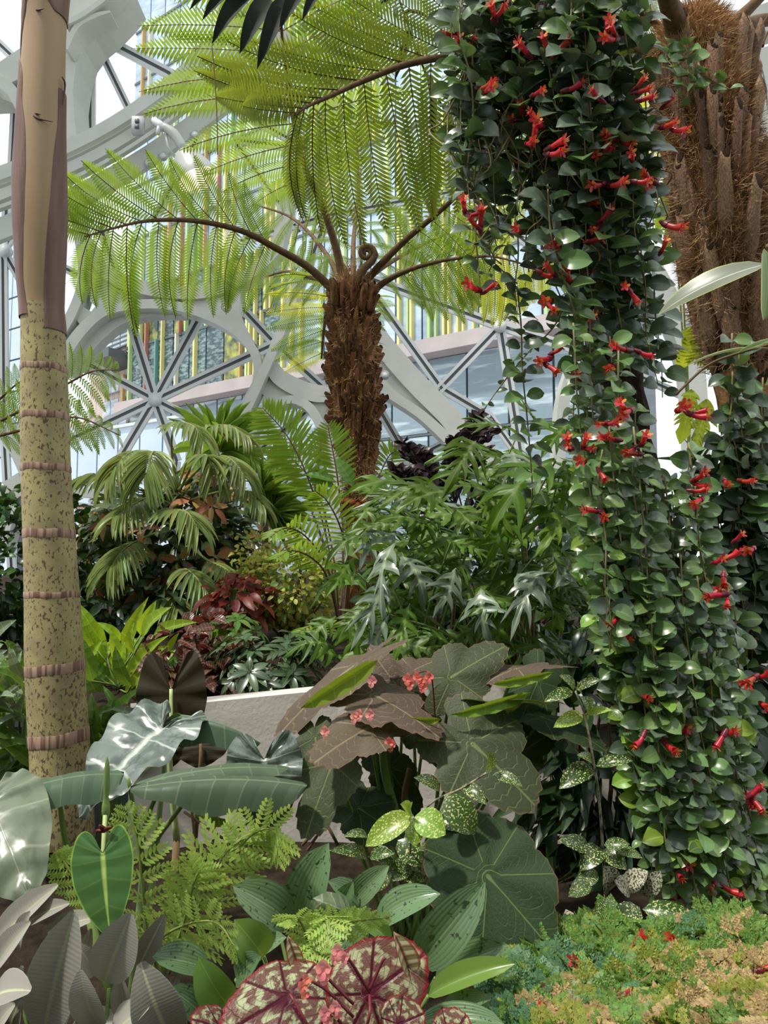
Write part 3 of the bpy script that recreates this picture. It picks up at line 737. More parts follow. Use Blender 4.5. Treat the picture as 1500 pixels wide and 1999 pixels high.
solo('soil_bed_raised', sheet(-8, 8, 3.15, 12, 60, 40, lambda x, y: .90+.06*(y-3)+.08*noise.noise(V((x, y, 3))), 'soil'), 'dark soil of the raised bed behind the wall', None, kind='structure')
md = MD(['concrete'], smooth=False)
for i in range(len(wl)-1):
    a, b = wl[i], wl[i+1]; t = V((b.x-a.x, b.y-a.y, 0)).normalized(); n = V((-t.y, t.x, 0)); n = n if n.y > 0 else -n
    c = [V((a.x, a.y, -.05)), V((b.x, b.y, -.05)), V((b.x, b.y, b.z)), V((a.x, a.y, a.z))]
    prism(md, c, n*.12, 0)
solo('wall_planter', md, 'smooth pale concrete retaining wall of the raised bed', None, kind='structure')

# unseen wall added behind the viewer, blocks low sky light for contrast
md = MD(['blocker_green'], smooth=False); box(md, V((0, -4.6, 3.0)), 9, .3, 3.2); solo('blocker_back', md, 'unseen dark green wall added behind the viewer to block sky light', None, kind='structure')
# ------------------------------------------------------------------ pendant spotlight
L = Thing('spotlight', 'white bell spotlight hanging from the steel track, glowing warm', 'lamp', P(372, 345, 12.3))
d = 12.3; s = d/F; K = d/9
top = P(326, 262, d); bot = P(392, 350, d); axd = (bot-top).normalized()
md = MD(['lamp_white']); prof = [(0, .0), (.05, .15), (.09, .25), (.16, .4), (.24, .62), (.29, .85), (.30, 1.0)]
pts = []; rad = []
L0 = P(358, 292, d); L1 = P(385, 352, d); ln = (L1-L0).length
pp = [L0.lerp(L1, t) for t in (0, .1, .25, .45, .7, .9, 1)]
tube(pp, [K*v for v in (.03, .12, .17, .20, .25, .275, .28)], 18, 'lamp_white', cap=False, md=md); sh = L.add('shade', md)
tube([L1-axd*.06, L1-axd*.055], [.24*K, .24*K], 18, 'lamp_glow', md=(m2 := MD(['lamp_glow']))); L.add('bulb', m2, parent=None, label='glowing warm bulb face')
md = MD(['lamp_white']); tube([P(322, 252, d), P(335, 268, d), P(365, 285, d), P(388, 312, d)], .028, 8, 'lamp_white', md=md); L.add('yoke', md)
md = MD(['lamp_white']); tube([P(322, 252, d), P(328, 285, d), P(350, 320, d)], .024, 8, 'lamp_white', md=md); L.add('yoke', md)
md = MD(['lamp_white']); tube(smooth_pts([P(318, 246, d), P(340, 262, d), P(360, 292, d)], 4), [.065, .09, .08], 10, 'lamp_white', md=md); L.add('neck', md)
md = MD(['mullion']); tube([S(302, 234, -.45), P(302, 236, d+.1), P(312, 242, d), P(322, 252, d)], .06, 10, 'mullion', md=md); tube([P(312, 244, d), P(308, 262, d)], .04, 8, 'mullion', md=md); L.add('mount', md)
L.done()
ld = bpy.data.lights.new('spotlight_lamp', 'POINT'); ld.energy = 12; ld.color = (1, .85, .62); ld.shadow_soft_size = .15
lo = bpy.data.objects.new('spotlight_lamp', ld); COL.objects.link(lo); lo.location = L1+axd*.08
# ------------------------------------------------------------------ palm with ringed trunk (left foreground)
D = 2.75
prof = [(120,1640,62),(119,1500,56),(113,1400,55),(107,1290,54),(102,1160,50),(96,1040,47),(90,915,45),(88,815,44),(86,720,42),(84,640,40),(82,600,38.5),(80,540,42),(79,440,47),(78,350,47),(80,250,43),(84,150,40),(87,60,39),(88,0,42),(90,-60,46),(92,-160,48)]
palm = Thing('ringed_palm', 'tall ringed palm with speckled tan trunk and purple sheaths at left', 'palm', V((P(120,1640,D).x, P(120,1640,D).y, .35)))
def trunk_tube(prof, D, mat, sides=28, n=5, lo=None, hi=None, grow=0.0, md=None):
    pts = smooth_pts([V((x, y, r)) for x, y, r in prof], n)
    if lo is not None: pts = [p for p in pts if lo <= p.y <= hi]
    md = md or MD([mat]); c = [P(p.x, p.y, D) for p in pts]; rr = [px(p.z, D)+grow for p in pts]
    c0 = c
    vs = []; uv = []; fs = []
    for i, p in enumerate(c):
        for k in range(sides):
            a = 2*math.pi*k/sides; vs.append(p+V((math.cos(a)*rr[i], math.sin(a)*rr[i], 0))); uv.append((k/sides, p.z))
    for i in range(len(c)-1):
        for k in range(sides):
            k2 = (k+1) % sides; fs.append((i*sides+k, (i+1)*sides+k, (i+1)*sides+k2, i*sides+k2))
    return md.add(vs, fs, uv)
lowp = [q_ for q_ in prof if q_[1] >= 600]; upp = [q_ for q_ in prof if q_[1] <= 640]
tr = palm.add('trunk', trunk_tube(lowp, D, 'palm_bark'))
palm.add('crownshaft', trunk_tube(upp, D, 'crown_tan'))
def prof_at(y):
    for (x0, y0, r0), (x1, y1, r1) in zip(prof, prof[1:]):
        if y1 <= y <= y0:
            t = (y-y0)/(y1-y0); return x0+(x1-x0)*t, r0+(r1-r0)*t
    return prof[-1][0], prof[-1][2]
for y, h in ((722,12),(815,13),(915,13),(1042,17),(1160,12),(1303,20),(1437,24)):
    x, r = prof_at(y); md = MD(['ring_scar']); sides = 30; vs = []; fs = []
    for i, (yy, g) in enumerate(((y-h/2, .0005), (y-h/2+2, .0018), (y+h/2-2, .0018), (y+h/2, .0005))):
        xx, rr = prof_at(yy); p = P(xx, yy, D); r_ = px(rr, D)+g
        tilt = .0 if y < 1250 else .035
        for k in range(sides):
            a = 2*math.pi*k/sides; vs.append(p+V((math.cos(a)*r_, math.sin(a)*r_, math.cos(a)*r_*tilt*3+.0022*math.sin(a*5+y)+.004*(-math.sin(a))*0)))
    for i in range(3):
        for k in range(sides): k2 = (k+1) % sides; fs.append((i*sides+k, (i+1)*sides+k, (i+1)*sides+k2, i*sides+k2))
    palm.add('ring_scar', md.add(vs, fs), parent=tr)
def sheath(edges, grow, mat):
    """strip wrapped on the trunk: edges = [(y, x_left, x_right)] px as seen, limited to the front"""
    md = MD([mat]); vs = []; fs = []; m = 8; ed = []
    E = smooth_pts([V(e) for e in edges], 5)
    for e in E:
        x, r = prof_at(e.x); p = P(x, e.x, D); rr = px(r, D)
        for k in range(m+1):
            xx = e.y+(e.z-e.y)*k/m; s_ = max(-1.15, min(1.15, (xx-x)/r))
            an = math.asin(max(-1, min(1, s_))) if abs(s_) <= 1 else math.copysign(math.pi/2+(abs(s_)-1)*4, s_)
            g = grow if 0 < k < m else 0.001
            vs.append(p+V((math.sin(an)*(rr+g), -math.cos(an)*(rr+g), 0)))
    for i in range(len(E)-1):
        for k in range(m): a = i*(m+1)+k; fs.append((a, a+m+1, a+m+2, a+1))
    return md.add(vs, fs)
palm.add('leaf_sheath', sheath([(625,28,73),(560,28,64),(480,26,68),(400,26,72),(330,26,73),(270,28,70),(220,32,62),(165,34,60),(130,38,50)], .006, 'sheath_purple'))
palm.add('leaf_sheath', sheath([(650,104,135),(580,102,135),(500,106,140),(420,112,140),(330,116,140),(250,120,140),(180,121,132)], .005, 'sheath_purple'))
palm.add('leaf_sheath', sheath([(130,36,46),(90,44,53),(50,52,66),(22,62,72),(16,66,86)], .004, 'sheath_purple'))
palm.add('leaf_sheath', sheath([(40,118,135),(10,102,140),(-30,96,145),(-80,90,150)], .004, 'sheath_purple'))
for a, b, c_ in (((62,215),(70,230),(104,238)),((62,150),(66,148),(71,152)),((50,78),(56,76),(60,72)),((62,222),(72,222),(80,224)),((50,125),(53,130),(60,132)),((121,150),(127,165),(122,205)),((64,18),(74,20),(86,17))):
    md = MD(['sheath_edge']); f = lambda q_: P(q_[0], q_[1], D-px(prof_at(q_[1])[1], D)*math.sqrt(max(.02, 1-((q_[0]-prof_at(q_[1])[0])/prof_at(q_[1])[1])**2))-.001)
    palm.add('fibre_flap', tube(smooth_pts([f(a), f(b), f(c_)], 4), [.002, .004, .001], 5, 'sheath_edge', md=md))
palm.done()

# ------------------------------------------------------------------ pinna meshes for the tree ferns
def pinna(mat, n=32, ang=62, w=.5, fine=.66, droop=.12, seed=0, rib='rachis_green', shape=1.0):
    """one fern pinna: unit length, rows of narrow leaflets, total width 1"""
    rr = random.Random(seed); md = MD([mat, rib]); ca, sa = math.cos(math.radians(ang)), math.sin(math.radians(ang))
    z = lambda y: droop*4*y*(1-y)
    for i in range(n):
        y = .03+.95*i/n; prof_ = min(1, (1-y)*2.3+.10)*min(1, .55+y*2.2); l = .5*prof_*rr.uniform(.92, 1.05); h = .95/n*fine*.5
        for s in (-1, 1):
            b = (0, y, z(y)); tx, ty = s*l, y+l*.17*shape
            vs = [(0, y-h*.8, z(y)), (tx*.55, y+l*.10-h*1.1, z(y)-.015), (tx, ty, z(y)-.05), (tx*.5, y+l*.10+h*1.0, z(y)-.008), (0, y+h*.8, z(y))]
            md.add(vs, [(0, 1, 2, 3, 4)] if s > 0 else [(4, 3, 2, 1, 0)], [(.5+s*.1, i/n), (.5+s*.3, 0), (.5+s*.5, .5), (.5+s*.3, 1), (.5+s*.1, 1)])
    k = 6; r = .018
    for i in range(k):
        y0, y1 = i/k, (i+1)/k; r0, r1 = r*(1-y0*.8), r*(1-y1*.8)
        md.add([(-r0, y0, z(y0)-.004), (r0, y0, z(y0)-.004), (r1, y1, z(y1)-.004), (-r1, y1, z(y1)-.004), (0, y0, z(y0)-.02), (0, y1, z(y1)-.02)], [(0, 1, 2, 3), (0, 3, 5, 4), (1, 4, 5, 2)], None, 1)
    md.smooth = False
    return md
PIN = {m: [pinna(m, seed=s, droop=.10+.05*s, rib='rachis_brown') for s in range(3)] for m in ('fern', 'fern_yellow', 'fern_olive')}
PIN_thin = [pinna('fern', n=15, fine=.5, seed=9, droop=.12, rib='rachis_brown'), pinna('fern', n=15, fine=.5, seed=10, droop=.2, rib='rachis_brown')]
def frond(T, pts, side, n, L, wid, rad, pins, start=.2, fwd=.45, drop=.15, both=(1, 1), rachis='rachis_brown', tipk=.25, basek=.6, jit=.08, segs=8, sparse=0, name='frond', pname='pinna'):
    """rachis through pts (world), pinnae to both sides; L max pinna length (m)"""
    fw2 = fwd if isinstance(fwd, (tuple, list)) else (fwd, fwd)
    c = smooth_pts(pts, segs); md = MD([rachis]); fi = T.add(name, tube(c, rad, 7, rachis, md=md))
    m = len(c)-1
    for k in range(n):
        t = start+(1-start)*(k+.5)/n; x = t*m; i = min(int(x), m-1); p = c[i].lerp(c[i+1], x-i); tg = (c[i+1]-c[i]).normalized()
        u = (t-start)/(1-start); pl = L*min(1, basek+(1-basek)*u*3)*min(1, tipk+(1-u)*1.9)
        sd = V(side); sd = (sd-tg*sd.dot(tg)).normalized(); nr = tg.cross(sd).normalized()
        nr = nr if nr.z > 0 else -nr
        for si, s in enumerate((1, -1)):
            if R.random() > both[si] or R.random() < sparse: continue
            d = (sd*s+tg*(fw2[si]+.6*u*u)+rv(jit)).normalized(); ll = pl*R.uniform(.9, 1.06)
            T.add(pname, R.choice(pins), frame(p, p+d*ll+V((0, 0, -drop*ll)), wid*min(1, ll/L+.35)*R.uniform(.9, 1.1), nr+rv(.15)), parent=fi)
    return fi
# ------------------------------------------------------------------ central tree fern
D = 5.6
tf = Thing('tree_fern', 'tree fern with shaggy brown trunk and spreading fronds at centre', 'tree fern', V((P(703,1230,D).x, P(703,1230,D).y, 1.05)))
tp = [(705,1260,26),(702,1150,27),(702,1050,26),(702,960,26),(700,900,30),(696,860,36),(693,800,42),(691,740,43),(690,680,42),(688,620,40),(688,580,39),(690,560,33),(690,545,22)]
tt = trunk_tube(tp, D, 'fern_bark', 20, 4)
tt.v = [tuple(V(v)+rv(.008)) for v in tt.v]
tri_ = tf.add('trunk', tt)
def tp_at(y, prof):
    for (x0, y0, r0), (x1, y1, r1) in zip(prof, prof[1:]):
        if y1 <= y <= y0: t = (y-y0)/(y1-y0); return x0+(x1-x0)*t, r0+(r1-r0)*t
    return prof[-1][0], prof[-1][2]
stub = MD(['fern_stub', 'dark_cut'], smooth=False)
tube([V((0, -.2, 0)), V((0, .3, .10)), V((0, .75, .20)), V((0, 1, .32))], [.26, .30, .22, .10], 6, 'fern_stub', md=stub)
stub2 = MD(['fern_stub', 'dark_cut'], smooth=False)
tube([V((0, -.2, 0)), V((0, .4, .06)), V((.1, .9, .30)), V((.15, 1.05, .42))], [.30, .34, .26, .16], 6, 'fern_stub', md=stub2); tube([V((.1, .98, .36)), V((.15, 1.07, .44))], [.2, .17], 6, 'dark_cut', md=stub2)
for k in range(270):
    y = 575+R.random()*330; an = R.uniform(-math.pi*.72, math.pi*.72)-math.pi/2; x, r = tp_at(y, tp); c = P(x, y, D)
    o = V((math.cos(an), math.sin(an), 0)); p = c+o*px(r, D)*.93; l = px(R.uniform(16, 30), D)
    tf.add('frond_stub', R.choice((stub, stub2)), frame(p, p+V((0, 0, l))+o*l*R.uniform(.1, .5)+rv(.01), l*R.uniform(.55, .8), o), parent=tri_)
def fibres(prof, D, n, y0, y1, mat, ln, r=.0022, fr=math.pi*.8, up=.0, spread=.6):
    md = MD([mat], smooth=False)
    for k in range(n):
        y = y0+R.random()*(y1-y0); an = R.uniform(-fr, fr)-math.pi/2; x, rr = tp_at(y, prof); c = P(x, y, D)
        o = V((math.cos(an), math.sin(an), 0)); p = c+o*px(rr, D)*.97; d = (o*spread+V((0, 0, R.uniform(-1, 1)+up))+rv(.8)).normalized(); l = px(R.uniform(.5, 1)*ln, D)
        q_ = p+d*l*.5+rv(l*.15); e = p+d*l+rv(l*.3)+o*l*.2; s_ = d.cross(o).normalized()*r
        md.add([p-s_, p+s_, q_+s_, q_-s_, e], [(0, 1, 2, 3), (3, 2, 4)])
    return md
tf.add('trunk_fibres', fibres(tp, D, 2600, 560, 1010, 'fiber', 22, .0028), parent=tri_, kind='stuff')
tf.add('trunk_fibres', fibres(tp, D, 1200, 900, 1150, 'fiber_dark', 20, .003), parent=tri_, kind='stuff')
fern = PIN['fern']
Q = lambda l: [P(*a) for a in l]
# left frond
frond(tf, Q([(655,570,5.6),(600,520,5.5),(540,485,5.35),(470,450,5.15),(380,431,4.9),(290,431,4.65),(220,446,4.45),(165,462,4.3)]), (0.10,-.25,.95), 12, .62, .20, [.035,.028,.022,.016,.008,.004], fern, start=.30, fwd=(.85, .02), drop=.10, basek=.75, tipk=.5)
# upright frond, passes behind the big one at top
frond(tf, Q([(672,560,5.6),(655,480,5.55),(625,390,5.45),(600,340,5.3),(578,260,5.0),(562,160,4.7),(550,60,4.5),(545,-40,4.3),(545,-140,4.2)]), (-.95,-.1,-.05), 12, .95, .24, [.036,.030,.024,.018,.012,.008,.004], fern, start=.33, fwd=(.0, .2), drop=.12, basek=.45, tipk=.8)
# right upper frond (thin, sparse)
frond(tf, Q([(705,560,5.6),(740,520,5.5),(790,470,5.35),(850,420,5.15),(905,372,4.95),(960,325,4.8),(1010,280,4.7)]), (-.75,-.1,.65), 10, .52, .15, [.034,.028,.022,.016,.010,.006], PIN_thin, start=.30, fwd=.2, drop=.02)
# right low frond, sun-backlit yellow put into the tip's colour
yl = Q([(720,575,5.6),(760,545,5.55),(810,523,5.45),(880,506,5.3),(950,500,5.15),(1010,512,5.0),(1070,535,4.9)])
fi = frond(tf, yl[:5], (.05,-.15,1), 8, .50, .15, [.030,.024,.018,.012,.010], fern, start=.35, fwd=.35, drop=.1)
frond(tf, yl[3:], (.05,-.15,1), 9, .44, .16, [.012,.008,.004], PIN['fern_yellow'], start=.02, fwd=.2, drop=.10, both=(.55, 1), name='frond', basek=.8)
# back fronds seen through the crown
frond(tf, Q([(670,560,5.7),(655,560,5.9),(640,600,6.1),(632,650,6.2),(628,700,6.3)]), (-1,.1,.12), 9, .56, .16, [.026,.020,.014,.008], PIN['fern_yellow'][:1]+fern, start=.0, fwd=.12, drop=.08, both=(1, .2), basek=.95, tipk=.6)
frond(tf, Q([(668,555,5.7),(640,500,6.0),(600,450,6.4),(560,420,6.8),(500,400,7.1)]), (-.2,.3,.9), 10, .55, .15, [.026,.020,.014,.008], fern, start=.12, fwd=.3, drop=.12)
frond(tf, Q([(690,550,5.7),(690,480,6.1),(695,420,6.6),(700,370,7.0),(705,330,7.4)]), (1,.1,.1), 10, .55, .14, [.026,.020,.014,.008], fern, start=.1, fwd=.3, drop=.1)
frond(tf, Q([(700,560,5.7),(750,520,6.1),(820,480,6.5),(890,450,6.9),(960,430,7.2)]), (-.2,.2,1), 10, .50, .14, [.026,.020,.014,.008], fern, start=.15, fwd=.3, drop=.1)
frond(tf, Q([(700,575,5.7),(725,590,5.9),(735,630,6.0)]), (1,0,.2), 5, .22, .10, [.02,.015,.008], fern, start=.1, fwd=.3, drop=.15)
frond(tf, Q([(660,560,5.7),(600,540,5.9),(560,530,6.1),(520,540,6.3)]), (0,.2,1), 7, .34, .12, [.02,.015,.008], fern, start=.1, fwd=.4, drop=.15)
for k in range(9):
    a = -2.9+k*.32; o = V((math.cos(a), math.sin(a), 0)); c = P(702, 988+R.uniform(-8, 8), D)+o*px(27, D); tf.add('bracket_fungus', tube([c-o*.02, c+o*.03, c+o*.055+V((0, 0, -.012))], [.02, .03, .012], 8, 'fungus', md=MD(['fungus'])), parent=tri_, label='orange bracket fungus')
# fiddlehead
cx, cy = 716, 494; sp = [(697,560),(700,540),(712,523),(726,510),(733,497)]
for k in range(26):
    a = -.15-k*.42; rr_ = 15*(1-k/30); sp.append((cx+rr_*math.cos(a), cy+rr_*math.sin(a)))
tf.add('fiddlehead', tube([P(x, y, 5.45) for x, y in sp], [.034, .026, .022, .020, .017, .014, .012], 8, 'rachis_brown', md=MD(['rachis_brown'])), label='coiled young brown frond')
hp = [(690,600,40),(690,560,36),(690,530,16)]
tf.add('crown_fibres', fibres(hp, 5.6, 700, 535, 600, 'fiber', 26, .003, up=1.2), parent=None, kind='stuff')
for k in range(5):
    y = 565+k*3; x = 655+k*17
    tf.add('stalk_stub', tube(smooth_pts([P(x, y+30, 5.45), P(x-4+3*k, y-5, 5.4), P(x-10+6*k, y-22, 5.38)], 3), [.035, .028, .014], 7, 'fern_stub', md=MD(['fern_stub'])))
tf.done()

# ------------------------------------------------------------------ right tree fern
D = 3.5
rf = Thing('old_tree_fern', 'thick old tree fern with cut stalk stubs at upper right', 'tree fern', V((P(1480,1500,D).x, P(1480,1500,D).y, .9)))
rp = [(1490,1500,42),(1484,1300,44),(1478,1100,46),(1470,950,48),(1462,800,52),(1448,700,58),(1430,600,66),(1415,500,74),(1402,400,76),(1390,300,76),(1376,200,78),(1360,120,74),(1352,70,64),(1350,30,34)]
tm = trunk_tube([q_ for q_ in rp if q_[1] <= 800], D, 'fern_bark', 24, 4); tm.v = [tuple(V(v)+rv(.006)) for v in tm.v]
tr = rf.add('trunk', tm)
tm = trunk_tube([q_ for q_ in rp if q_[1] >= 700], D, 'black_trunk', 20, 4); tm.v = [tuple(V(v)+rv(.006)) for v in tm.v]
rf.add('lower_trunk', tm, label='dark lower trunk')
bs = []
for s_ in range(4):
    b = MD(['fern_stub_pale', 'dark_cut'])
    tube([V((0, 0, -.25)), V((.02*s_, .35, .12)), V((-.02, .75, .22)), V((.02, 1, .34))], [.42, .46, .36, .28], 8, 'fern_stub_pale', md=b, jit=.12); tube([V((.02, .99, .335)), V((.02, 1.02, .35))], [.27, .22], 8, 'dark_cut', md=b); bs.append(b)
for k in range(120):
    y = 130+R.random()**.85*560; an = R.uniform(-math.pi*.8, math.pi*.8)-math.pi/2; x, r = tp_at(y, rp); c = P(x, y, D); o = V((math.cos(an), math.sin(an), 0))
    p = c+o*px(r, D)*.90; l = px(R.uniform(70, 130), D)
    rf.add('stalk_stub', R.choice(bs), frame(p-V((0, 0, l*.3)), p+V((0, 0, l*.7))+o*l*R.uniform(.08, .26)+rv(.012), px(R.uniform(20, 36), D), o, px(30, D)), parent=tr)
rf.add('trunk_fibres', fibres(rp, D, 9000, 60, 620, 'fiber', 34, .0016, spread=1.0), parent=tr, kind='stuff')
rf.add('trunk_fibres', fibres(rp, D, 6000, 200, 720, 'fiber_dark', 34, .0018, spread=1.0), parent=tr, kind='stuff')
rf.add('crown_fibres', fibres([(1350,130,80),(1350,60,62),(1352,24,20)], D, 2200, 28, 130, 'fiber', 26, .0016, spread=1.0, up=.6), parent=tr, kind='stuff')
for pts, r_ in (([(1330,100,3.45),(1320,50,3.35),(1305,0,3.2),(1290,-60,3.0)], [.062,.05,.042,.036]), ([(1400,90,3.5),(1430,50,3.5),(1470,10,3.5),(1520,-40,3.5)], [.045,.034,.026,.022]), ([(1410,100,3.6),(1440,62,3.7),(1480,42,3.8),(1530,36,3.9)], [.05,.04,.034,.03])):
    rf.add('frond_stalk', tube(smooth_pts(Q(pts), 5), r_, 8, 'rachis_brown', md=MD(['rachis_brown'])))
for pts in ([(1500,30,3.7),(1485,55,3.7),(1478,72,3.7)], [(1500,62,3.7),(1492,80,3.7),(1488,90,3.7)]):
    c = smooth_pts(Q(pts), 6); rf.add('fiddlehead', tube(c, [.004, .006, .012], 6, 'fern_stub', md=MD(['fern_stub'])), label='small curled brown frond tip')
# its big frond arching left over the top of the picture
frond(rf, Q([(1310,115,3.5),(1240,98,3.55),(1150,88,3.6),(1040,88,3.65),(950,95,3.7),(870,110,3.75),(790,127,3.75),(710,158,3.75),(640,190,3.7),(600,208,3.65),(575,225,3.6)]), (.10,-.35,.93), 15, .72, .185, [.036,.030,.024,.020,.016,.010,.005], PIN['fern_olive'], start=.18, fwd=(1.15, -.05), drop=.10, basek=.8, tipk=.55)
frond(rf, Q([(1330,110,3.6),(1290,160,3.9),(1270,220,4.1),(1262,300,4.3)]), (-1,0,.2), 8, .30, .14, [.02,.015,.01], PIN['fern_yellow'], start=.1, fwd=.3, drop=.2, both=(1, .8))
frond(rf, Q([(1330,90,3.6),(1260,30,3.5),(1200,0,3.45),(1130,-30,3.4)]), (0,-.2,1), 8, .42, .13, [.02,.015,.01], PIN['fern_olive'], start=.2, fwd=.4, drop=.2)
rf.done()
# ------------------------------------------------------------------ middle distance planting
def ell(c, r, front=True):
    """random point + outward normal on an ellipsoid, mostly the side towards us"""
    while True:
        n = rv(1)
        if .05 < n.length < 1:
            n.normalize()
            if not front or n.y < .45: break
    return V(c)+V((n.x*r[0], n.y*r[1], n.z*r[2])), n
def bush(T, c, r, n, meshes, size, wr, name='leaf', droop=.2, up=.5, shell=(.55, 1.0), mats=None, stems=6, base=None, stemmat='stem_brown', whorl=0, zmin=None):
    for k in range(stems):
        b = V(base) if base else V((c[0], c[1], c[2]-r[2]))
        p, nn = ell(c, [q_*.8 for q_ in r]); mid = b.lerp(p, .5)+rv(.05)
        T.add('stem', tube(smooth_pts([b+rv(.04), mid, p], 4), [.012, .008, .003], 5, stemmat, md=MD([stemmat])))
    k = 0
    while k < n:
        p, nn = ell(c, r); s_ = R.uniform(*shell); p = V(c)+(p-V(c))*s_
        if zmin is not None and p.z < zmin: k += 1; continue
        if whorl:
            ax = (nn+V((0, 0, up))+rv(.3)).normalized(); a = ax.orthogonal().normalized(); b = ax.cross(a); ph = R.random()*6; mm = R.choice(meshes); sz0 = R.uniform(*size)
            for j in range(whorl):
                an = ph+2*math.pi*j/whorl; dr = (a*math.cos(an)+b*math.sin(an)+ax*R.uniform(.0, .35)).normalized(); sz = sz0*R.uniform(.85, 1.1)
                T.add(name, mm, frame(p+dr*sz*.08, p+dr*sz+V((0, 0, -droop*sz)), sz*wr, ax+rv(.15))); k += 1
        else:
            dr = (nn*.8+V((0, -.1, up*.5))+rv(.8)).normalized(); sz = R.uniform(*size)
            T.add(name, R.choice(meshes), frame(p, p+dr*sz+V((0, 0, -droop*sz)), sz*wr*R.uniform(.85, 1.15), nn+V((0, -.2, up))+rv(.3))); k += 1
def g(x, y, d, z): p = P(x, y, d); return V((p.x, p.y, z))
def mesh3(mat, **k): return [leaf(mat, seed=s, arch=.06+.05*s, **k) for s in range(3)]
ov = dict(a=.6, b=.8, n=5, lev=1)
# dark evergreen behind the palm trunk
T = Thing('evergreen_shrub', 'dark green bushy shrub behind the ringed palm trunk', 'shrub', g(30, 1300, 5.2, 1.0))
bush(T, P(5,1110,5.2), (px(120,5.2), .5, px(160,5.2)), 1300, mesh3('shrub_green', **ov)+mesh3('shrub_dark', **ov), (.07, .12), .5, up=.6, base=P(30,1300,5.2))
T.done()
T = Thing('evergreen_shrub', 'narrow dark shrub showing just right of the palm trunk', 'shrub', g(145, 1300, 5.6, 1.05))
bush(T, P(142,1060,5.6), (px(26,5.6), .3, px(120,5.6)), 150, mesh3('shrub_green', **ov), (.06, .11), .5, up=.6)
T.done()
# small fern tree fronds left, beyond the trunk
T = Thing('young_tree_fern', 'light green fern fronds either side of the ringed palm trunk', 'fern', g(-40, 1200, 6.0, 1.1))
T.add('trunk', tube([P(-60,1230,6), P(-70,900,6), P(-80,860,6)], [.09, .08, .06], 10, 'fern_bark', md=MD(['fern_bark'])))
lt = [pinna('fern', n=16, seed=20+s, droop=.1, rib='rachis_green') for s in range(2)]
frond(T, Q([(-60,850,6),(0,822,5.8),(60,790,5.6),(130,750,5.4),(180,725,5.2),(230,722,5.0)]), (0,-.4,.9), 13, .36, .11, [.014,.012,.008,.004], lt, start=.12, fwd=.5, drop=.2)
frond(T, Q([(-60,860,6),(0,850,5.8),(80,830,5.6),(150,815,5.4),(235,850,5.2)]), (0,-.5,.8), 13, .30, .10, [.014,.012,.008,.004], lt, start=.25, fwd=.5, drop=.25)
frond(T, Q([(-60,850,6),(-20,800,5.9),(20,760,5.8),(60,730,5.7)]), (.5,-.4,.7), 8, .26, .10, [.014,.012,.008,.004], lt, start=.2, fwd=.5, drop=.2)
T.done()
# planted column: broad shrub with bronze tips
D = 6.4
T = Thing('bronze_shrub', 'dense dark shrub with bronze and orange new leaves under the palms', 'shrub', g(330, 1250, D, 1.1))
mm = mesh3('mahonia', a=.6, b=.9, n=5, lev=1); mb = mesh3('shrub_bronze', a=.6, b=.9, n=5, lev=1)
bush(T, P(340,1060,D), (px(170,D), .75, px(125,D)), 1300, mm, (.13, .22), .42, droop=.35, up=.4, name='leaf', stems=14, base=P(330,1240,D))
bush(T, P(340,1060,D), (px(172,D), .80, px(125,D)), 170, mb, (.14, .22), .36, droop=.35, up=.3, name='new_leaf', shell=(1.02, 1.14), stems=0, whorl=4)
bush(T, P(440,1000,D-.3), (px(90,D), .5, px(70,D)), 80, mb+mm, (.13, .20), .36, droop=.35, up=.3, name='new_leaf', shell=(.9, 1.05), stems=0, whorl=4)
T.done()
T = Thing('groundcover_shrub', 'low glossy blackish-green shrub at the foot of the bronze shrub', 'shrub', g(270, 1260, 5.6, 1.05))
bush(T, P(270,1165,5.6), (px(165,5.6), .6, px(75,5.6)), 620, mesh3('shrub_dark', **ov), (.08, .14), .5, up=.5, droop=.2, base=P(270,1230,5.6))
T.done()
# feather palms
def palm_frond(T, pts, L, n=11, wid=.035, rad=(.012, .008, .004), start=.2, drop=.55, mats='palm_leaf', fw=.5, side=None):
    c = smooth_pts(Q(pts), 7); fi = T.add('frond', tube(c, list(rad), 6, 'rachis_green', md=MD(['rachis_green']))); m = len(c)-1
    ms = PLM[mats]
    for k in range(n):
        t = start+(1-start)*(k+.5)/n; x = t*m; i = min(int(x), m-1); p = c[i].lerp(c[i+1], x-i); tg = (c[i+1]-c[i]).normalized()
        u = (t-start)/(1-start); sd = V(side) if side else tg.cross(V((0, 0, 1)))
        sd = (sd-tg*sd.dot(tg)).normalized(); ll = L*(.75+.45*math.sin(u*2.6))*(1-.35*u)
        for s in (1, -1):
            d = (sd*s*(1-.4*u)+tg*(fw+.8*u)+rv(.06)).normalized(); q_ = p+d*ll*R.uniform(.9, 1.1)+V((0, 0, -drop*ll*R.uniform(.8, 1.2)))
            T.add('leaflet', R.choice(ms), frame(p, q_, wid*R.uniform(.85, 1.15), tg.cross(d)*(1 if s > 0 else -1)*(-1)+V((0, -.2, .8))), parent=fi)
def lflt(mat, s): return leaf(mat, .45, .8, n=7, slant=.05, arch=.16, fold=.12, lev=1, seed=s)
PLM = {m: [lflt(m, s) for s in range(3)] for m in ('palm_leaf', 'black_palm')}
D = 5.9
T = Thing('feather_palm', 'feather palm with drooping grey-green fronds above the bronze shrub', 'palm', g(330, 1240, D, 1.1))
T.add('trunk', tube(smooth_pts([P(345,1240,D), P(350,1100,D), P(352,960,D)], 4), [.03, .026, .022], 8, 'stem_brown', md=MD(['stem_brown'])))
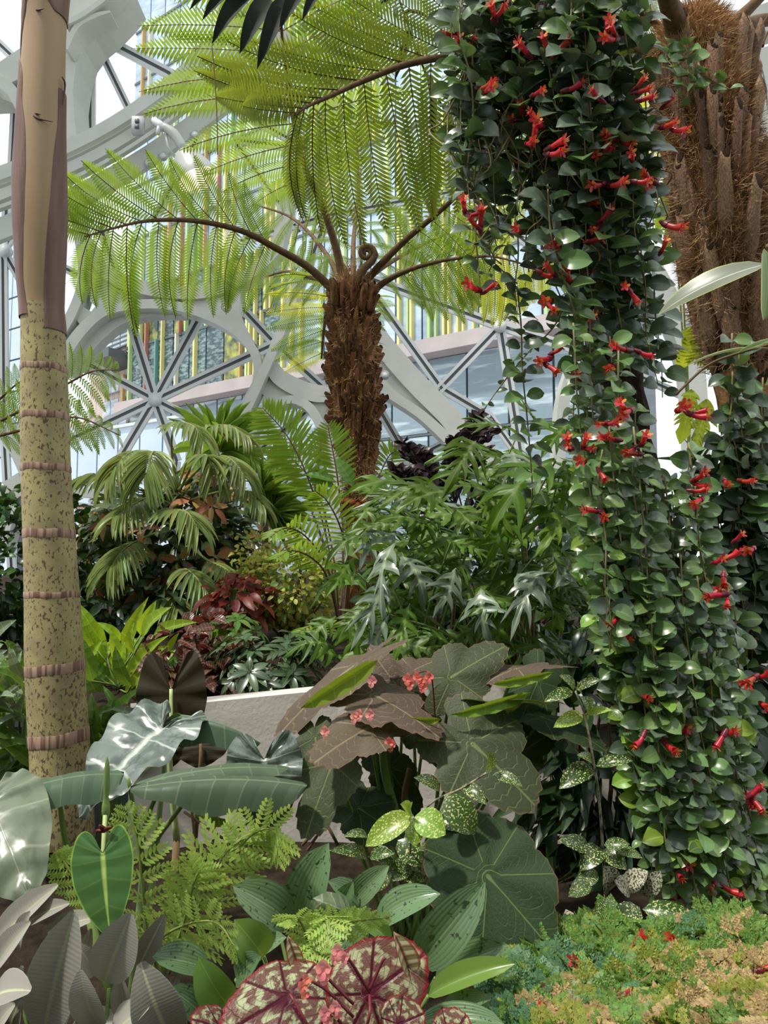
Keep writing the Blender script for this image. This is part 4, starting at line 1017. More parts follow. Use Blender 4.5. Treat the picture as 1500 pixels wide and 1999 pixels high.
for pts, L, n in (([(345,960,5.9),(335,870,5.8),(345,828,5.6),(378,832,5.4),(395,860,5.3)], .23, 10), ([(345,960,5.9),(310,895,5.7),(270,880,5.5),(240,895,5.3),(215,935,5.2)], .25, 11), ([(345,960,5.9),(320,900,5.6),(300,882,5.3),(292,905,5.2),(285,930,5.15)], .27, 11),
                  ([(345,960,5.9),(400,905,5.7),(430,890,5.5),(455,900,5.3),(475,930,5.2)], .24, 10), ([(350,960,5.9),(380,900,5.5),(400,888,5.2),(410,900,5.2),(416,925,5.15)], .23, 10), ([(345,960,5.9),(290,925,5.8),(220,925,5.6),(170,930,5.5),(130,950,5.4)], .28, 12),
                  ([(340,990,5.9),(300,970,5.6),(260,985,5.3),(225,1010,5.1)], .26, 10), ([(350,990,5.9),(345,985,5.5),(335,995,5.2),(365,1000,5.0),(385,1030,4.9)], .25, 9), ([(340,1030,5.9),(280,1050,5.5),(240,1075,5.2),(215,1110,5.05)], .26, 10),
                  ([(350,1080,5.9),(345,1110,5.4),(365,1112,5.1),(385,1130,5.0),(405,1160,4.95)], .24, 9), ([(330,1120,5.9),(320,1165,5.4),(335,1168,5.2),(345,1190,5.1)], .22, 8), ([(360,980,5.9),(430,960,5.5),(480,960,5.3),(510,985,5.2)], .22, 9), ([(355,1050,5.9),(400,1090,5.4),(440,1110,5.2),(455,1130,5.15)], .20, 8), ([(345,960,5.9),(385,850,5.9),(440,830,5.8),(480,850,5.7)], .26, 9)):
    palm_frond(T, pts, L, n+5, wid=.032, start=.42)
T.done()
T = Thing('yucca', 'spiky green rosette plant behind the feather palm top', 'yucca', g(425, 1240, 6.3, 1.1))
T.add('trunk', tube([P(425,1240,6.4), P(428,1050,6.4), P(425,900,6.4)], [.06, .05, .05], 8, 'stem_brown', md=MD(['stem_brown'])))
yl_ = [leaf('yucca', .25, .55, n=5, slant=0, arch=.05+.04*s, fold=.25, lev=1) for s in range(3)]
for k in range(60):
    a = R.uniform(0, 6.28); e = R.uniform(-.5, 1.35); o = V((math.cos(a)*math.cos(e), math.sin(a)*math.cos(e), math.sin(e))); c = P(425,885,6.3); l = px(R.uniform(95, 130), 6.3)
    T.add('leaf', R.choice(yl_), frame(c+o*.04, c+o*l, .05, V((0, 0, 1))+rv(.4)))
T.done()
T = Thing('spiky_palm', 'thin-leaved fan palm left of the tree fern trunk', 'palm', g(535, 1250, 6.0, 1.1))
T.add('trunk', tube([P(535,1250,6.0), P(525,1130,6.0), P(515,1000,6.0)], [.05, .04, .03], 8, 'stem_brown', md=MD(['stem_brown'])))
for cx_, cy_ in ((512,975),(530,1010)):
    for k in range(34):
        a = R.uniform(-1.2, 2.0)+math.pi*.0; o = V((math.cos(a), R.uniform(-.6, .4), math.sin(a))).normalized(); c = P(cx_, cy_, 6.0); l = px(R.uniform(70, 110), 6.0)
        T.add('leaf', R.choice(yl_), frame(c, c+o*l, .03, V((0, -.6, .6))+rv(.4)))
T.done()
# sword ferns beside the trunk
SW = [pinna('sword', n=9, ang=60, fine=1.25, seed=30+s, droop=.05, rib='rachis_green') for s in range(3)]
sl_ = [leaf('sword', .3, .5, n=5, slant=0, arch=.06, fold=.03, lev=1, wave=.03) for s in range(2)]
T = Thing('sword_fern', 'tall light green sword fern left of the tree fern trunk', 'fern', g(640, 1270, 5.0, 1.05))
def sfrond(T, pts, L, n, wid, start=.25, drop=.1, side=(1, 0, .2), ms=sl_, rad=(.008, .006, .003), fwd=.5, rach='stem_brown'):
    frond(T, Q(pts), side, n, L, wid, list(rad), ms, start=start, fwd=fwd, drop=drop, rachis=rach, tipk=.3, basek=.6, jit=.08)
sfrond(T, [(660,1230,5.0),(640,1060,4.95),(600,930,4.9),(560,850,4.85),(512,795,4.8)], .25, 24, .024, .42)
sfrond(T, [(665,1230,5.0),(650,1080,5.0),(620,960,5.0),(575,900,5.0),(535,875,5.0)], .21, 18, .022, .45)
sfrond(T, [(665,1230,5.0),(670,1050,5.1),(660,940,5.1),(650,880,5.1),(640,830,5.1)], .21, 18, .022, .45)
sfrond(T, [(665,1230,5.0),(640,1110,4.8),(600,1050,4.7),(560,1030,4.6),(525,1050,4.5)], .18, 17, .021, .3)
sfrond(T, [(665,1230,5.0),(640,1130,4.7),(610,1090,4.6),(570,1075,4.5),(540,1090,4.4)], .17, 17, .021, .3)
sfrond(T, [(670,1230,5.0),(680,1100,4.9),(665,1030,4.8),(640,980,4.7),(618,960,4.65)], .18, 17, .021, .3)
sfrond(T, [(670,1250,4.6),(655,1225,4.4),(630,1218,4.3),(600,1225,4.2),(578,1240,4.15)], .14, 16, .016, .1)
for b, t, w_ in (((655,940),(592,925),26),((655,950),(600,940),24),((690,950),(655,895),30),((640,950),(622,975),20)):
    T.add('broad_leaf', leaf('mid_leaf', .6, .7, n=6, arch=.1), frame(P(*b, 4.9), P(*t, 4.9), px(w_, 4.9), V((0, -.6, .6))), label='oval green leaf')
sfrond(T, [(705,1010,5.5),(740,930,5.7),(760,890,5.8),(775,880,5.8)], .18, 14, .025, .2)
sfrond(T, [(715,1010,5.5),(750,960,5.7),(790,940,5.8),(820,960,5.8)], .18, 14, .025, .2)
T.done()
# yellow fine bush
T = Thing('yellow_bush', 'fine-leaved yellow-green bush left of the tree fern base', 'shrub', g(560, 1260, 5.3, 1.05))
yb = mesh3('yellow_bush', a=.6, b=.7, n=4, lev=1)
bush(T, P(570,1140,5.3), (px(95,5.3), .45, px(85,5.3)), 1800, yb+mesh3('mid_leaf', **ov)[:1], (.035, .065), .6, up=.6, stems=24, shell=(.5, 1.05), base=P(560,1240,5.3))
bush(T, P(500,1085,5.4), (px(45,5.3), .3, px(50,5.3)), 160, yb, (.035, .065), .6, up=.6, stems=10, shell=(.5, 1.05), base=P(520,1200,5.3))
T.done()
# copper and red plants
T = Thing('copper_plant', 'copper-red leafy plant in front of the yellow bush', 'plant', g(460, 1240, 4.9, 1.0))
bush(T, P(470,1170,4.9), (px(62,4.9), .3, px(48,4.9)), 170, mesh3('copper', **ov), (.08, .13), .55, droop=.6, up=.3, base=P(460,1240,4.9))
T.done()
T = Thing('red_veined_plant', 'dark red-veined foliage plant behind the concrete wall', 'plant', g(350, 1370, 3.7, .95))
rvm = mesh3('red_varieg', a=.6, b=.8, n=6, lev=2)
for c, rr_ in (((345,1265,3.8),(60,40)), ((420,1230,4.1),(60,30)), ((430,1330,3.6),(45,40)), ((480,1290,3.9),(50,40)), ((350,1320,3.7),(60,40))):
    bush(T, P(*c), (px(rr_[0], c[2]), .22, px(rr_[1], c[2])), 44, rvm, (.09, .14), .5, droop=.55, up=.5, base=P(c[0], 1380, c[2]), stems=4, stemmat='stem_red')
T.done()
# palmate dark green plant
T = Thing('palmate_shrub', 'dark green shrub of star-shaped leaf whorls behind the wall', 'shrub', g(520, 1370, 3.7, .95))
sm_ = mesh3('schefflera', a=.5, b=.8, n=5, lev=1)
bush(T, P(530,1290,3.75), (px(115,3.75), .35, px(65,3.75)), 430, sm_, (.075, .115), .36, whorl=7, up=.9, droop=.25, stems=14, base=P(520,1365,3.75))
bush(T, P(460,1225,4.1), (px(60,4.1), .25, px(30,4.1)), 90, mesh3('mid_leaf', a=.5, b=.8, n=5, lev=1), (.075, .11), .36, whorl=7, up=.9, droop=.25, stems=5, base=P(480,1330,4.0))
T.done()
# bright lime broad-leaved plant
D = 3.7
T = Thing('lime_leaf_plant', 'bright yellow-green broad-leaved plant right of the ringed palm', 'plant', g(240, 1420, D, .9))
lm = [leaf('lime_leaf', .5, .8, n=7, arch=.12+.06*s, fold=.12, wave=.02, seed=s) for s in range(3)]; md_ = [leaf('mid_leaf', .5, .8, n=7, arch=.12+.06*s, fold=.12, seed=s) for s in range(3)]
for (bx, by), (tx, ty), w_, k_ in (((230,1330),(290,1165),34,0),((275,1240),(305,1172),26,0),((300,1240),(385,1215),24,0),((280,1245),(335,1185),30,0),((205,1260),(150,1175),30,0),((190,1270),(160,1200),24,0),((195,1300),(197,1215),30,0),((230,1290),(215,1230),22,0),((240,1310),(245,1250),40,0),((270,1300),(290,1250),34,0),((215,1330),(160,1290),30,1),((250,1330),(330,1240),26,0),((255,1340),(225,1260),26,1),((200,1380),(165,1310),30,1),((230,1370),(235,1300),36,0),((260,1370),(280,1305),30,0),((180,1330),(155,1240),30,1),((230,1400),(165,1390),30,1),((260,1390),(300,1330),28,0),((210,1400),(185,1340),34,1),((280,1300),(330,1260),22,0),((235,1250),(190,1215),18,0),((285,1230),(300,1200),16,0),((330,1270),(350,1235),14,0),((240,1420),(255,1360),30,1),((190,1440),(150,1380),30,1),((215,1450),(225,1390),30,1),((170,1300),(200,1250),24,0),((260,1275),(262,1215),20,0)):
    d = D+R.uniform(-.25, .3); b = P(bx, by, d); t_ = P(tx, ty, d-.05)
    T.add('leaf', R.choice(lm if k_ == 0 else md_), frame(b, t_, px(w_, D), V((R.uniform(-.4, .4), -.8, .5))))
    T.add('stem', tube(smooth_pts([g(230, 1440, D, .95), b.lerp(g(230, 1440, D, .95), .5)+rv(.03), b], 3), .005, 5, 'stem', md=MD(['stem'])))
for k in range(110):
    x = R.uniform(150, 330); y = R.uniform(1230, 1440); d = D+R.uniform(.1, .4); b = P(x, y+40, d)
    T.add('leaf', R.choice(lm+md_), frame(b, b+V((R.uniform(-.14, .14), R.uniform(-.1, .05), R.uniform(.02, .18))), px(R.uniform(16, 30), D), V((R.uniform(-.5, .5), -.8, .5))))
T.done()
# grey-green mixed leaves left edge
D = 3.4
T = Thing('greyish_plant', 'mixed grey-green arching leaves left of the ringed palm base', 'plant', g(20, 1500, D, .7))
gm = [leaf('grey_leaf', .5, .8, n=7, arch=.2, fold=.12, seed=s) for s in range(2)]; md2 = [leaf('mid_leaf', .5, .8, n=7, arch=.2, fold=.12, seed=s) for s in range(2)]
for k in range(75):
    x = R.uniform(-40, 75); y = R.uniform(1240, 1500); d = D+R.uniform(-.2, .4); b = P(x, y, d); a = R.uniform(0, 6.28)
    T.add('leaf', R.choice(gm+md2), frame(b, b+V((math.cos(a)*.14, -.05, R.uniform(-.10, .12))), px(R.uniform(20, 34), D), V((0, -.7, .6))+rv(.3)))
for k in range(10):
    x = R.uniform(-30, 70); T.add('stem', tube(smooth_pts([P(x, 1560, D), P(x+R.uniform(-10, 10), 1430, D), P(x+R.uniform(-20, 20), 1300, D)], 4), .005, 5, 'stem', md=MD(['stem'])))
for k in range(22):
    x = R.uniform(20, 70); b = P(x, 1520, D-.3); T.add('leaf', R.choice(gm), frame(b, b+V((R.uniform(-.05, .05), 0, R.uniform(.08, .16))), .02, V((0, -1, .1))))
T.done()

T = Thing('strap_leaf_clump', 'arching green strap leaves between the palm base and the dark alocasia', 'plant', g(225, 1640, 2.95, .42))
smm = [leaf('mid_leaf', .35, .7, n=9, arch=.25+.08*s, fold=.12, seed=s) for s in range(3)]; sgg = [leaf('grey_leaf', .35, .7, n=9, arch=.25, fold=.12)]
for k in range(60):
    x = R.uniform(165, 300); y = R.uniform(1420, 1540); d = R.uniform(2.85, 3.0); b = P(x, y, d)
    T.add('leaf', R.choice(smm+smm+sgg), frame(b, b+V((R.uniform(-.22, .18), R.uniform(-.12, .05), R.uniform(.02, .24))), px(R.uniform(16, 28), d), V((0, -.6, .8))+rv(.3)))
for k in range(8):
    x = R.uniform(180, 290); T.add('stem', tube([V((P(x, 1500, 2.95).x, 2.95, .40)), P(x, 1480, 2.95)], .006, 5, 'stem', md=MD(['stem'])))
T.done()
T = Thing('strap_leaf_clump', 'tangle of narrow leaves left of the palm base at the left edge', 'plant', g(0, 1640, 2.9, .42))
for k in range(110):
    x = R.uniform(-60, 75); y = R.uniform(1330, 1560); d = R.uniform(2.8, 3.0); b = P(x, y, d)
    T.add('leaf', R.choice(smm+sgg+sgg), frame(b, b+V((R.uniform(-.2, .2), R.uniform(-.12, .05), R.uniform(-.12, .2))), px(R.uniform(14, 26), d), V((0, -.6, .8))+rv(.3)))
for k in range(8):
    x = R.uniform(-40, 60); T.add('stem', tube([V((P(x, 1500, 2.9).x, 2.9, .40)), P(x, 1400, 2.9)], .006, 5, 'stem', md=MD(['stem'])))
T.done()
# ------------------------------------------------------------------ split-leaf plant (big centre mass)
T = Thing('split_leaf_plant', 'large plant of deeply cut glossy leaves right of the tree fern trunk', 'plant', g(900, 1330, 3.6, .95))
SLm = [lobed('split_leaf', 3+s % 2, seed=s, arch=.10+.06*(s % 3)) for s in range(6)]; SLp = [lobed('split_pale', 3, seed=s+10, arch=.18) for s in range(3)]
leaves = []
for (bx, by), (tx, ty), w_, d, k_ in (((1085,900),(955,1040),150,2.9,0),((930,860),(870,960),120,3.2,0),((1000,880),(1010,960),90,3.0,1),((870,960),(740,990),110,3.4,0),((1010,930),(900,900),120,3.2,0),((880,960),(760,1010),110,3.3,0),((780,1080),(830,1180),120,3.1,1),((790,1060),(720,1130),110,3.2,0),((940,1150),(955,1255),120,2.9,1),((770,1060),(745,1200),90,3.0,1),((1060,1110),(1000,1240),90,2.9,1),((1010,1120),(1075,1180),110,2.95,1),((720,1050),(640,1100),90,3.4,0),((760,1130),(690,1260),80,3.0,1),((700,1120),(610,1180),80,3.4,0),((990,1000),(950,1100),110,3.1,0),((1100,900),(1090,1010),110,3.0,0),((1120,820),(1060,890),120,3.0,0),((1010,850),(900,835),90,3.3,2),((1050,850),(1000,780),90,3.2,0),((1120,1000),(1050,1080),110,2.9,0),((860,1010),(800,1060),90,3.3,0),((740,980),(690,1030),80,3.5,0),((950,970),(1000,1040),100,3.1,0),((890,1110),(850,1200),90,3.0,1),((1080,1150),(1110,1090),70,2.8,1),((1000,1180),(920,1200),110,2.9,0),((720,1180),(660,1250),80,3.1,0),((800,1180),(770,1290),90,3.0,0),((690,1090),(640,1160),80,3.3,0),((880,1060),(960,1100),100,3.1,0),((1140,930),(1180,1020),110,3.0,0),((760,1200),(700,1330),60,2.9,1),((1100,1040),(1160,1120),100,2.9,1)):
    leaves.append((bx, by, tx, ty, w_, d, k_))
for k in range(150):
    x = R.uniform(650, 1180); y = R.uniform(890, 1300); a = R.uniform(-.4, 3.6); l = R.uniform(90, 150)
    if y < 1010-(x-700)*.42 or y < 890: continue
    leaves.append((x, y, x+l*math.cos(a), y+l*abs(math.sin(a))*.9-15, R.uniform(80, 120), 3.2+R.random()*.9, 1 if R.random() < .12 else 0))
root = g(930, 1330, 3.6, .95)
for bx, by, tx, ty, w_, d, k_ in leaves:
    b = P(bx, by, d); t_ = P(tx, ty, d-R.uniform(.05, .22)); m = R.choice(SLp) if k_ == 1 else R.choice(SLm)
    li = T.add('leaf', m, frame(b, t_, px(w_, d), V((R.uniform(-.5, .5), -.6, .7))))
for k in range(40):
    bx, by, tx, ty, w_, d, k_ = leaves[k*2]; b = P(bx, by, d); r0 = root+V((R.uniform(-.35, .35), R.uniform(-.1, .3), 0))
    T.add('petiole', tube(smooth_pts([r0, r0.lerp(b, .5)+V((0, 0, .08)), b], 4), [.010, .006, .004], 5, 'stem', md=MD(['stem'])))
for k in range(12):
    r0 = root+V((R.uniform(-.4, .45), R.uniform(-.1, .4), 0)); T.add('cane', tube([r0, r0+V((R.uniform(-.1, .1), 0, R.uniform(.5, 1.0)))], [.012, .009], 6, 'stem_brown', md=MD(['stem_brown'])))
T.done()
# deep-shade shrub filling behind it
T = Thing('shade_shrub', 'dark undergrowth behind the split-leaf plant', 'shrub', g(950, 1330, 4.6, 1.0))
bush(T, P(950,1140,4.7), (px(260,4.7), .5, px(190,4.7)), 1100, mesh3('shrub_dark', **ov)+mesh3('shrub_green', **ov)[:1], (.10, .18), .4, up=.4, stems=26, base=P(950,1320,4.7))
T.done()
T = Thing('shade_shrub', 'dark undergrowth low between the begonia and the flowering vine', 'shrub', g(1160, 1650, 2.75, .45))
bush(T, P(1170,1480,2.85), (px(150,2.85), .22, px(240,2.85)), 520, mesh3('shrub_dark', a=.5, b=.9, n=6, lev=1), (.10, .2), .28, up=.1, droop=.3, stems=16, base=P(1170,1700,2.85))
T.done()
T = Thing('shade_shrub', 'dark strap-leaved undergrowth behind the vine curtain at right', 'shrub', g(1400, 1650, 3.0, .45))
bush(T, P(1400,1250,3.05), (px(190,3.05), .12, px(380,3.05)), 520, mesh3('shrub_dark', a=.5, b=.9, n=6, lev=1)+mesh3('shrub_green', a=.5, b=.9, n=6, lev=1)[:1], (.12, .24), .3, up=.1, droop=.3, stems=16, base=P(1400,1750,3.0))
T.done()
# purple-black shrub
T = Thing('purple_shrub', 'blackish purple small-leaved shrub against the glass, right of the tree fern', 'shrub', g(880, 1280, 4.6, 1.0))
pl = mesh3('purple_black', a=.6, b=.8, n=4, lev=1)
for k in range(20):
    x1 = R.uniform(770, 960); y1 = 790+abs(x1-930)*.45+R.uniform(0, 110); d = 4.4+R.uniform(-.2, .2); c = smooth_pts(Q([(890+R.uniform(-30, 30),1010,d),((880+x1)/2,(960+y1)/2,d),(x1,y1,d)]), 8)
    si = T.add('twig', tube(c, [.006, .003], 4, 'purple_black', md=MD(['purple_black'])))
    for i in range(6, len(c)):
        for s in (-1, 1):
            for q_ in range(2):
                o = (V((s, R.uniform(-.6, .6), R.uniform(.1, 1.3)))+rv(.3)).normalized(); l = px(R.uniform(15, 26), d); T.add('leaf', R.choice(pl), frame(c[i], c[i]+o*l, l*.55, V((0, -.7, .5))+rv(.6)), parent=si)
bush(T, P(900,990,4.5), (px(90,4.5), .3, px(75,4.5)), 300, pl, (.05, .085), .5, stems=8, base=P(880,1200,4.5))
T.done()
# oak-leaf fern behind the flowering vine
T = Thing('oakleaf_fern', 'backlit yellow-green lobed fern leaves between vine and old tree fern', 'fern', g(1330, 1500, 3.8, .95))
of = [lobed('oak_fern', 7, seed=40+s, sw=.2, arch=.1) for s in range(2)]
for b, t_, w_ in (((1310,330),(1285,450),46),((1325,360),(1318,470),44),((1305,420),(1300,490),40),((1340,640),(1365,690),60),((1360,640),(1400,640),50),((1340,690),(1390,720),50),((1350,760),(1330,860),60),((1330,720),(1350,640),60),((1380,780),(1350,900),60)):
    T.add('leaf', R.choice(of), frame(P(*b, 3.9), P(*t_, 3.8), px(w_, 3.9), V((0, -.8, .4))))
for b in ((1310,330),(1325,360),(1340,640),(1350,760)):
    T.add('petiole', tube(smooth_pts([g(1330,1500,3.9,.95), P(1345,900,3.95), P(*b, 3.9)], 4), .005, 5, 'stem', md=MD(['stem'])))
T.done()
# dark palm leaves at the top
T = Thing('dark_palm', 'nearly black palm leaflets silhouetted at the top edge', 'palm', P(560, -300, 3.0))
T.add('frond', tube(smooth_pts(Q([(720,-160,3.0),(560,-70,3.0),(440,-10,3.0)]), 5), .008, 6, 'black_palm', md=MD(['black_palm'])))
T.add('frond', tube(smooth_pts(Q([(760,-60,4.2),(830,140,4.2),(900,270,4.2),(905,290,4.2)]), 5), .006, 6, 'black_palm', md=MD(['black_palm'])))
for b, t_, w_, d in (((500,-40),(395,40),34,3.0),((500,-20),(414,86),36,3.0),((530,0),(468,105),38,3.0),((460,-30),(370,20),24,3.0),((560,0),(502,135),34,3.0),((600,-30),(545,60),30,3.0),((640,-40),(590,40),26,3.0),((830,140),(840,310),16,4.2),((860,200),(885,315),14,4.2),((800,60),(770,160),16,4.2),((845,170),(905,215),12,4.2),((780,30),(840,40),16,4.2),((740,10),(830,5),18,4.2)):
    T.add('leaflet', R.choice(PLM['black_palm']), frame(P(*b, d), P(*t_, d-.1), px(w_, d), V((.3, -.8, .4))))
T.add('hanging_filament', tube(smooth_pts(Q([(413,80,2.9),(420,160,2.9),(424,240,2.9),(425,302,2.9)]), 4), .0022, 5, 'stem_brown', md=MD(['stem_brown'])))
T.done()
# variegated rubber leaves at right edge
T = Thing('variegated_plant', 'variegated plant with pale leaves at the right edge', 'plant', g(1560, 1500, 2.2, .6))
wf = leaf('ficus_white', .7, .8, n=8, arch=.12, fold=.05); ef = leaf('ficus_edge', .6, .6, n=8, arch=.08, fold=.05)
T.add('leaf', wf, frame(P(1500,515,1.9), P(1285,615,2.0), px(62,1.95), V((0, -.75, .6))))
T.add('leaf', ef, frame(P(1492,485,1.8), P(1490,625,1.8), px(62,1.8), V((.5, -.8, .2))))
T.add('leaf', ef, frame(P(1540,660,1.9), P(1440,690,1.95), px(30,1.9), V((0, -.5, .8))))
T.add('leaf', wf, frame(P(1510,680,2.0), P(1340,715,2.05), px(22,2.0), V((0, -.3, .9))))
T.add('stem', tube(smooth_pts(Q([(1560,1500,2.2),(1545,1000,2.1),(1530,700,2.0),(1510,510,1.9),(1500,480,1.85)]), 6), .007, 6, 'stem_brown', md=MD(['stem_brown'])))
T.add('twig', tube(smooth_pts(Q([(1520,668,2.0),(1440,690,2.05),(1380,715,2.1),(1320,770,2.1)]), 5), .004, 5, 'stem_brown', md=MD(['stem_brown'])))
T.done()
# ------------------------------------------------------------------ trailing red-flowered vines
def vleaf(mat, s): return leaf(mat, .62, .72, n=6, slant=.1, arch=.14, fold=.10, lev=2, seed=s, tw=.1*s)
VL = {m: [vleaf(m, s) for s in range(3)] for m in ('vine_leaf', 'vine_young', 'vine_dark')}
def flower_mesh(seed):
    rr = random.Random(seed); md = MD(['petal_red', 'calyx', 'petal_orange'])
    c = smooth_pts([V((0, 0, 0)), V((0, .35, .02)), V((0, .7, .10)), V((0, .95, .22*rr.uniform(.4, 1.3)))], 3)
    tube(c, [.10, .12, .14, .19], 7, 'petal_red', cap=False, md=md)
    tube(smooth_pts([V((0, -.06, 0)), V((0, .15, 0)), V((0, .36, .02))], 2), [.07, .15, .16], 7, 'calyx', cap=False, md=md)
    e = c[-1]
    for k in range(5):
        a = k*1.257+.3; d = V((math.cos(a), .45, math.sin(a))).normalized(); s = V((-math.sin(a), 0, math.cos(a)))
        md.add([e+d*.05-s*.09, e+d*.05+s*.09, e+d*.30+s*.08, e+d*.38, e+d*.30-s*.08], [(0, 1, 2, 3, 4)], None, 2 if k == 2 else 0)
    for k in range(3): tube([e, e+V((rr.uniform(-.1, .1), .35, .1*k-.05))], [.012, .012], 3, 'petal_orange', md=md)
    return md
FM = [flower_mesh(s) for s in range(4)]
bud = MD(['calyx', 'petal_red']); tube([V((0, 0, 0)), V((0, .3, 0)), V((0, .7, 0)), V((0, 1, .1))], [.06, .16, .18, .05], 7, 'calyx', md=bud)

def strand(T, pts, step=24, size=44, mats=('vine_leaf',), wts=None, r=.0026, youth=0.0, skip=.06, fl=0.0, d=2.4):
    """hanging stem with pairs of leaves; pts px+depth from top to bottom"""
    c = smooth_pts([P(*a) for a in pts], 6); si = T.add('stem', tube(c, [r*1.1, r, r*.7], 5, 'stem_vine', md=MD(['stem_vine'])))
    L = 0; nxt = px(step, d)*R.uniform(.3, 1); k = R.randint(0, 1); tot = sum((c[i+1]-c[i]).length for i in range(len(c)-1))
    for i in range(len(c)-1):
        sg = (c[i+1]-c[i]); ln = sg.length
        while nxt < L+ln:
            p = c[i]+sg*((nxt-L)/ln); tg = sg.normalized(); k += 1; f = nxt/tot
            base_az = (0 if k % 2 else 1.2)+R.uniform(-.5, .5)
            for s in (0, math.pi):
                if R.random() < skip: continue
                az = base_az+s; o = V((math.cos(az), math.sin(az)*.75-.25, 0)).normalized()
                sz = px(size*R.uniform(.72, 1.12), d)*(1-.35*max(0, f-.85)/.15)
                dr = o+V((0, 0, R.uniform(-.55, .35)))+rv(.15); dr.normalize()
                m = R.choice(mats) if not wts else R.choices(mats, wts)[0]
                if youth and R.random() < youth*f*f: m = 'vine_young'
                b = p+dr*sz*.08
                T.add('leaf', R.choice(VL[m]), frame(b, b+dr*sz, sz*R.uniform(.66, .82), V((0, -.85, .45))+rv(.4)+o*.2), parent=si)
            if R.random() < fl: flower(T, p, tg)
            nxt += px(step*R.uniform(.85, 1.2), d)
        L += ln
    return si
def flower(T, p, tg=None, n=None, sz=None, d=2.4):
    for k in range(n or R.choice((1, 1, 2, 3))):
        dr = V((R.uniform(-1, 1), R.uniform(-1, -.1), R.uniform(-.8, .35))).normalized(); s = sz or px(R.uniform(27, 37), d)
        T.add('flower', R.choice(FM), frame(p+rv(.01), p+dr*s, s, V((0, 0, 1))+rv(.3)))
# dark support trunk the vine climbs
sup = tube(smooth_pts([P(1330,1560,2.85), P(1290,1200,2.82), P(1235,900,2.78), P(1190,650,2.74), P(1150,420,2.70), P(1110,200,2.68), P(1090,-80,2.65)], 6), [.07, .085, .09, .09, .10, .11, .10], 14, 'black_trunk', md=MD(['black_trunk']), jit=.12)
solo('climbing_post', sup, 'blackish fibrous post hidden behind the red-flowered vine', 'post')

def interp(tab, y):
    if y <= tab[0][0]: return tab[0][1:]
    for a, b in zip(tab, tab[1:]):
        if a[0] <= y <= b[0]:
            t = (y-a[0])/(b[0]-a[0]); return tuple(a[k]+(b[k]-a[k])*t for k in range(1, len(a)))
    return tab[-1][1:]
# upper mass: x limits by y
up = Thing('lipstick_vine', 'dense dark-leaved vine mass with red tubular flowers hanging from the top edge', 'vine', P(1180, 1000, 2.6))
lim = [(-60,885,1235),(100,888,1250),(200,900,1265),(320,905,1272),(420,925,1272),(520,960,1285),(620,1040,1300),(760,1085,1320),(900,1120,1340),(1050,1150,1370)]
dens = 46
for k in range(dens):
    u = (k+R.random())/dens; y0 = R.choice((-40, -40, -20, 60, 150, 260, 360)); a, b = interp(lim, y0); x = a+(b-a)*u; d0 = R.uniform(2.25, 2.62)
    if u < .38: y0 = R.choice((-40, -30, -20, 40, 100))
    ln = R.uniform(260, 470) if u < .38 else R.uniform(380, 760); pts = []; n = 5
    for j in range(n+1):
        y = y0+ln*j/n; lo, hi = interp(lim, y); cx_ = lo+(hi-lo)*u
        pts.append((x+(cx_-x)*.75+R.uniform(-12, 12), y, d0-.06*math.sin(j)))
    if u < .3 and pts[-1][1] > 640: pts = [(px_, min(y_, 300+y_*.5), d_) for px_, y_, d_ in pts]
    strand(up, pts, 22, 50, ('vine_dark', 'vine_leaf'), (3, 2), fl=.012, d=2.4, skip=.12)
# tangled bare stems
for k in range(46):
    x = R.uniform(910, 1240); y = R.uniform(60, 330); pts = [(x, y, 2.3)]
    for j in range(5): pts.append((pts[-1][0]+R.uniform(-45, 55), pts[-1][1]+R.uniform(10, 80), 2.3+R.uniform(-.05, .1)))
    up.add('stem', tube(smooth_pts(Q(pts), 5), .0025, 5, 'stem_vine', md=MD(['stem_vine'])))
for x, y in ((958,45),(1035,105),(1075,105),(935,170),(945,180),(1040,190),(1095,180),(1178,75),(1205,62),(1060,240),(1065,295),(1180,205),(1240,185),(1245,190),(1215,275),(1025,275),(1035,280),(1280,215),(1290,250),(1305,250),(1180,360),(1165,440),(1085,490),(1095,480),(1110,560),(1100,545),(1085,590),(1070,590),(1040,525),(910,418),(940,455),(1025,460),(1290,360),(1285,370),(1235,315),(1240,345),(1295,435),(1285,495),(1225,568),(935,570),(1130,635),(1075,695),(1060,705),(1135,740),(1140,690),(1225,685),(1240,690),(1205,705)):
    flower(up, P(x+R.uniform(-6, 6), y+R.uniform(-6, 6), R.uniform(2.16, 2.26)), n=R.choice((1, 1, 2)))
up.done()
# long lower curtain
lc = Thing('lipstick_vine', 'long green curtain of trailing vine strands reaching the ground at right', 'vine', P(1330, 1780, 2.3))
nst = 54
endy = [(1090,860),(1140,1120),(1165,1230),(1195,1330),(1230,1420),(1255,1650),(1290,1760),(1340,1800),(1420,1830),(1500,1840)]
for k in range(nst):
    xe = 1150+(1525-1150)*(k+R.random())/nst; ye = interp(endy, xe)[0]+R.uniform(-130, 15)
    y0 = R.uniform(560, 1150) if xe < 1330 else R.uniform(860, 1300); x0 = xe-(ye-y0)*R.uniform(.05, .16); d0 = R.uniform(2.02, 2.4)
    lo, hi = interp([(500,1010,1290),(700,1075,1325),(900,1120,1350),(1000,1150,1375),(1200,1195,1440),(1400,1240,1510)], y0); x0 = max(lo, min(hi, x0))
    n = 6; pts = [(x0+(xe-x0)*(j/n)**1.3+R.uniform(-7, 7), y0+(ye-y0)*j/n, d0-.10*j/n) for j in range(n+1)]
    strand(lc, pts, 24, 41, ('vine_leaf', 'vine_dark'), (4, 1), youth=.30, d=2.2, skip=.05, fl=.004)
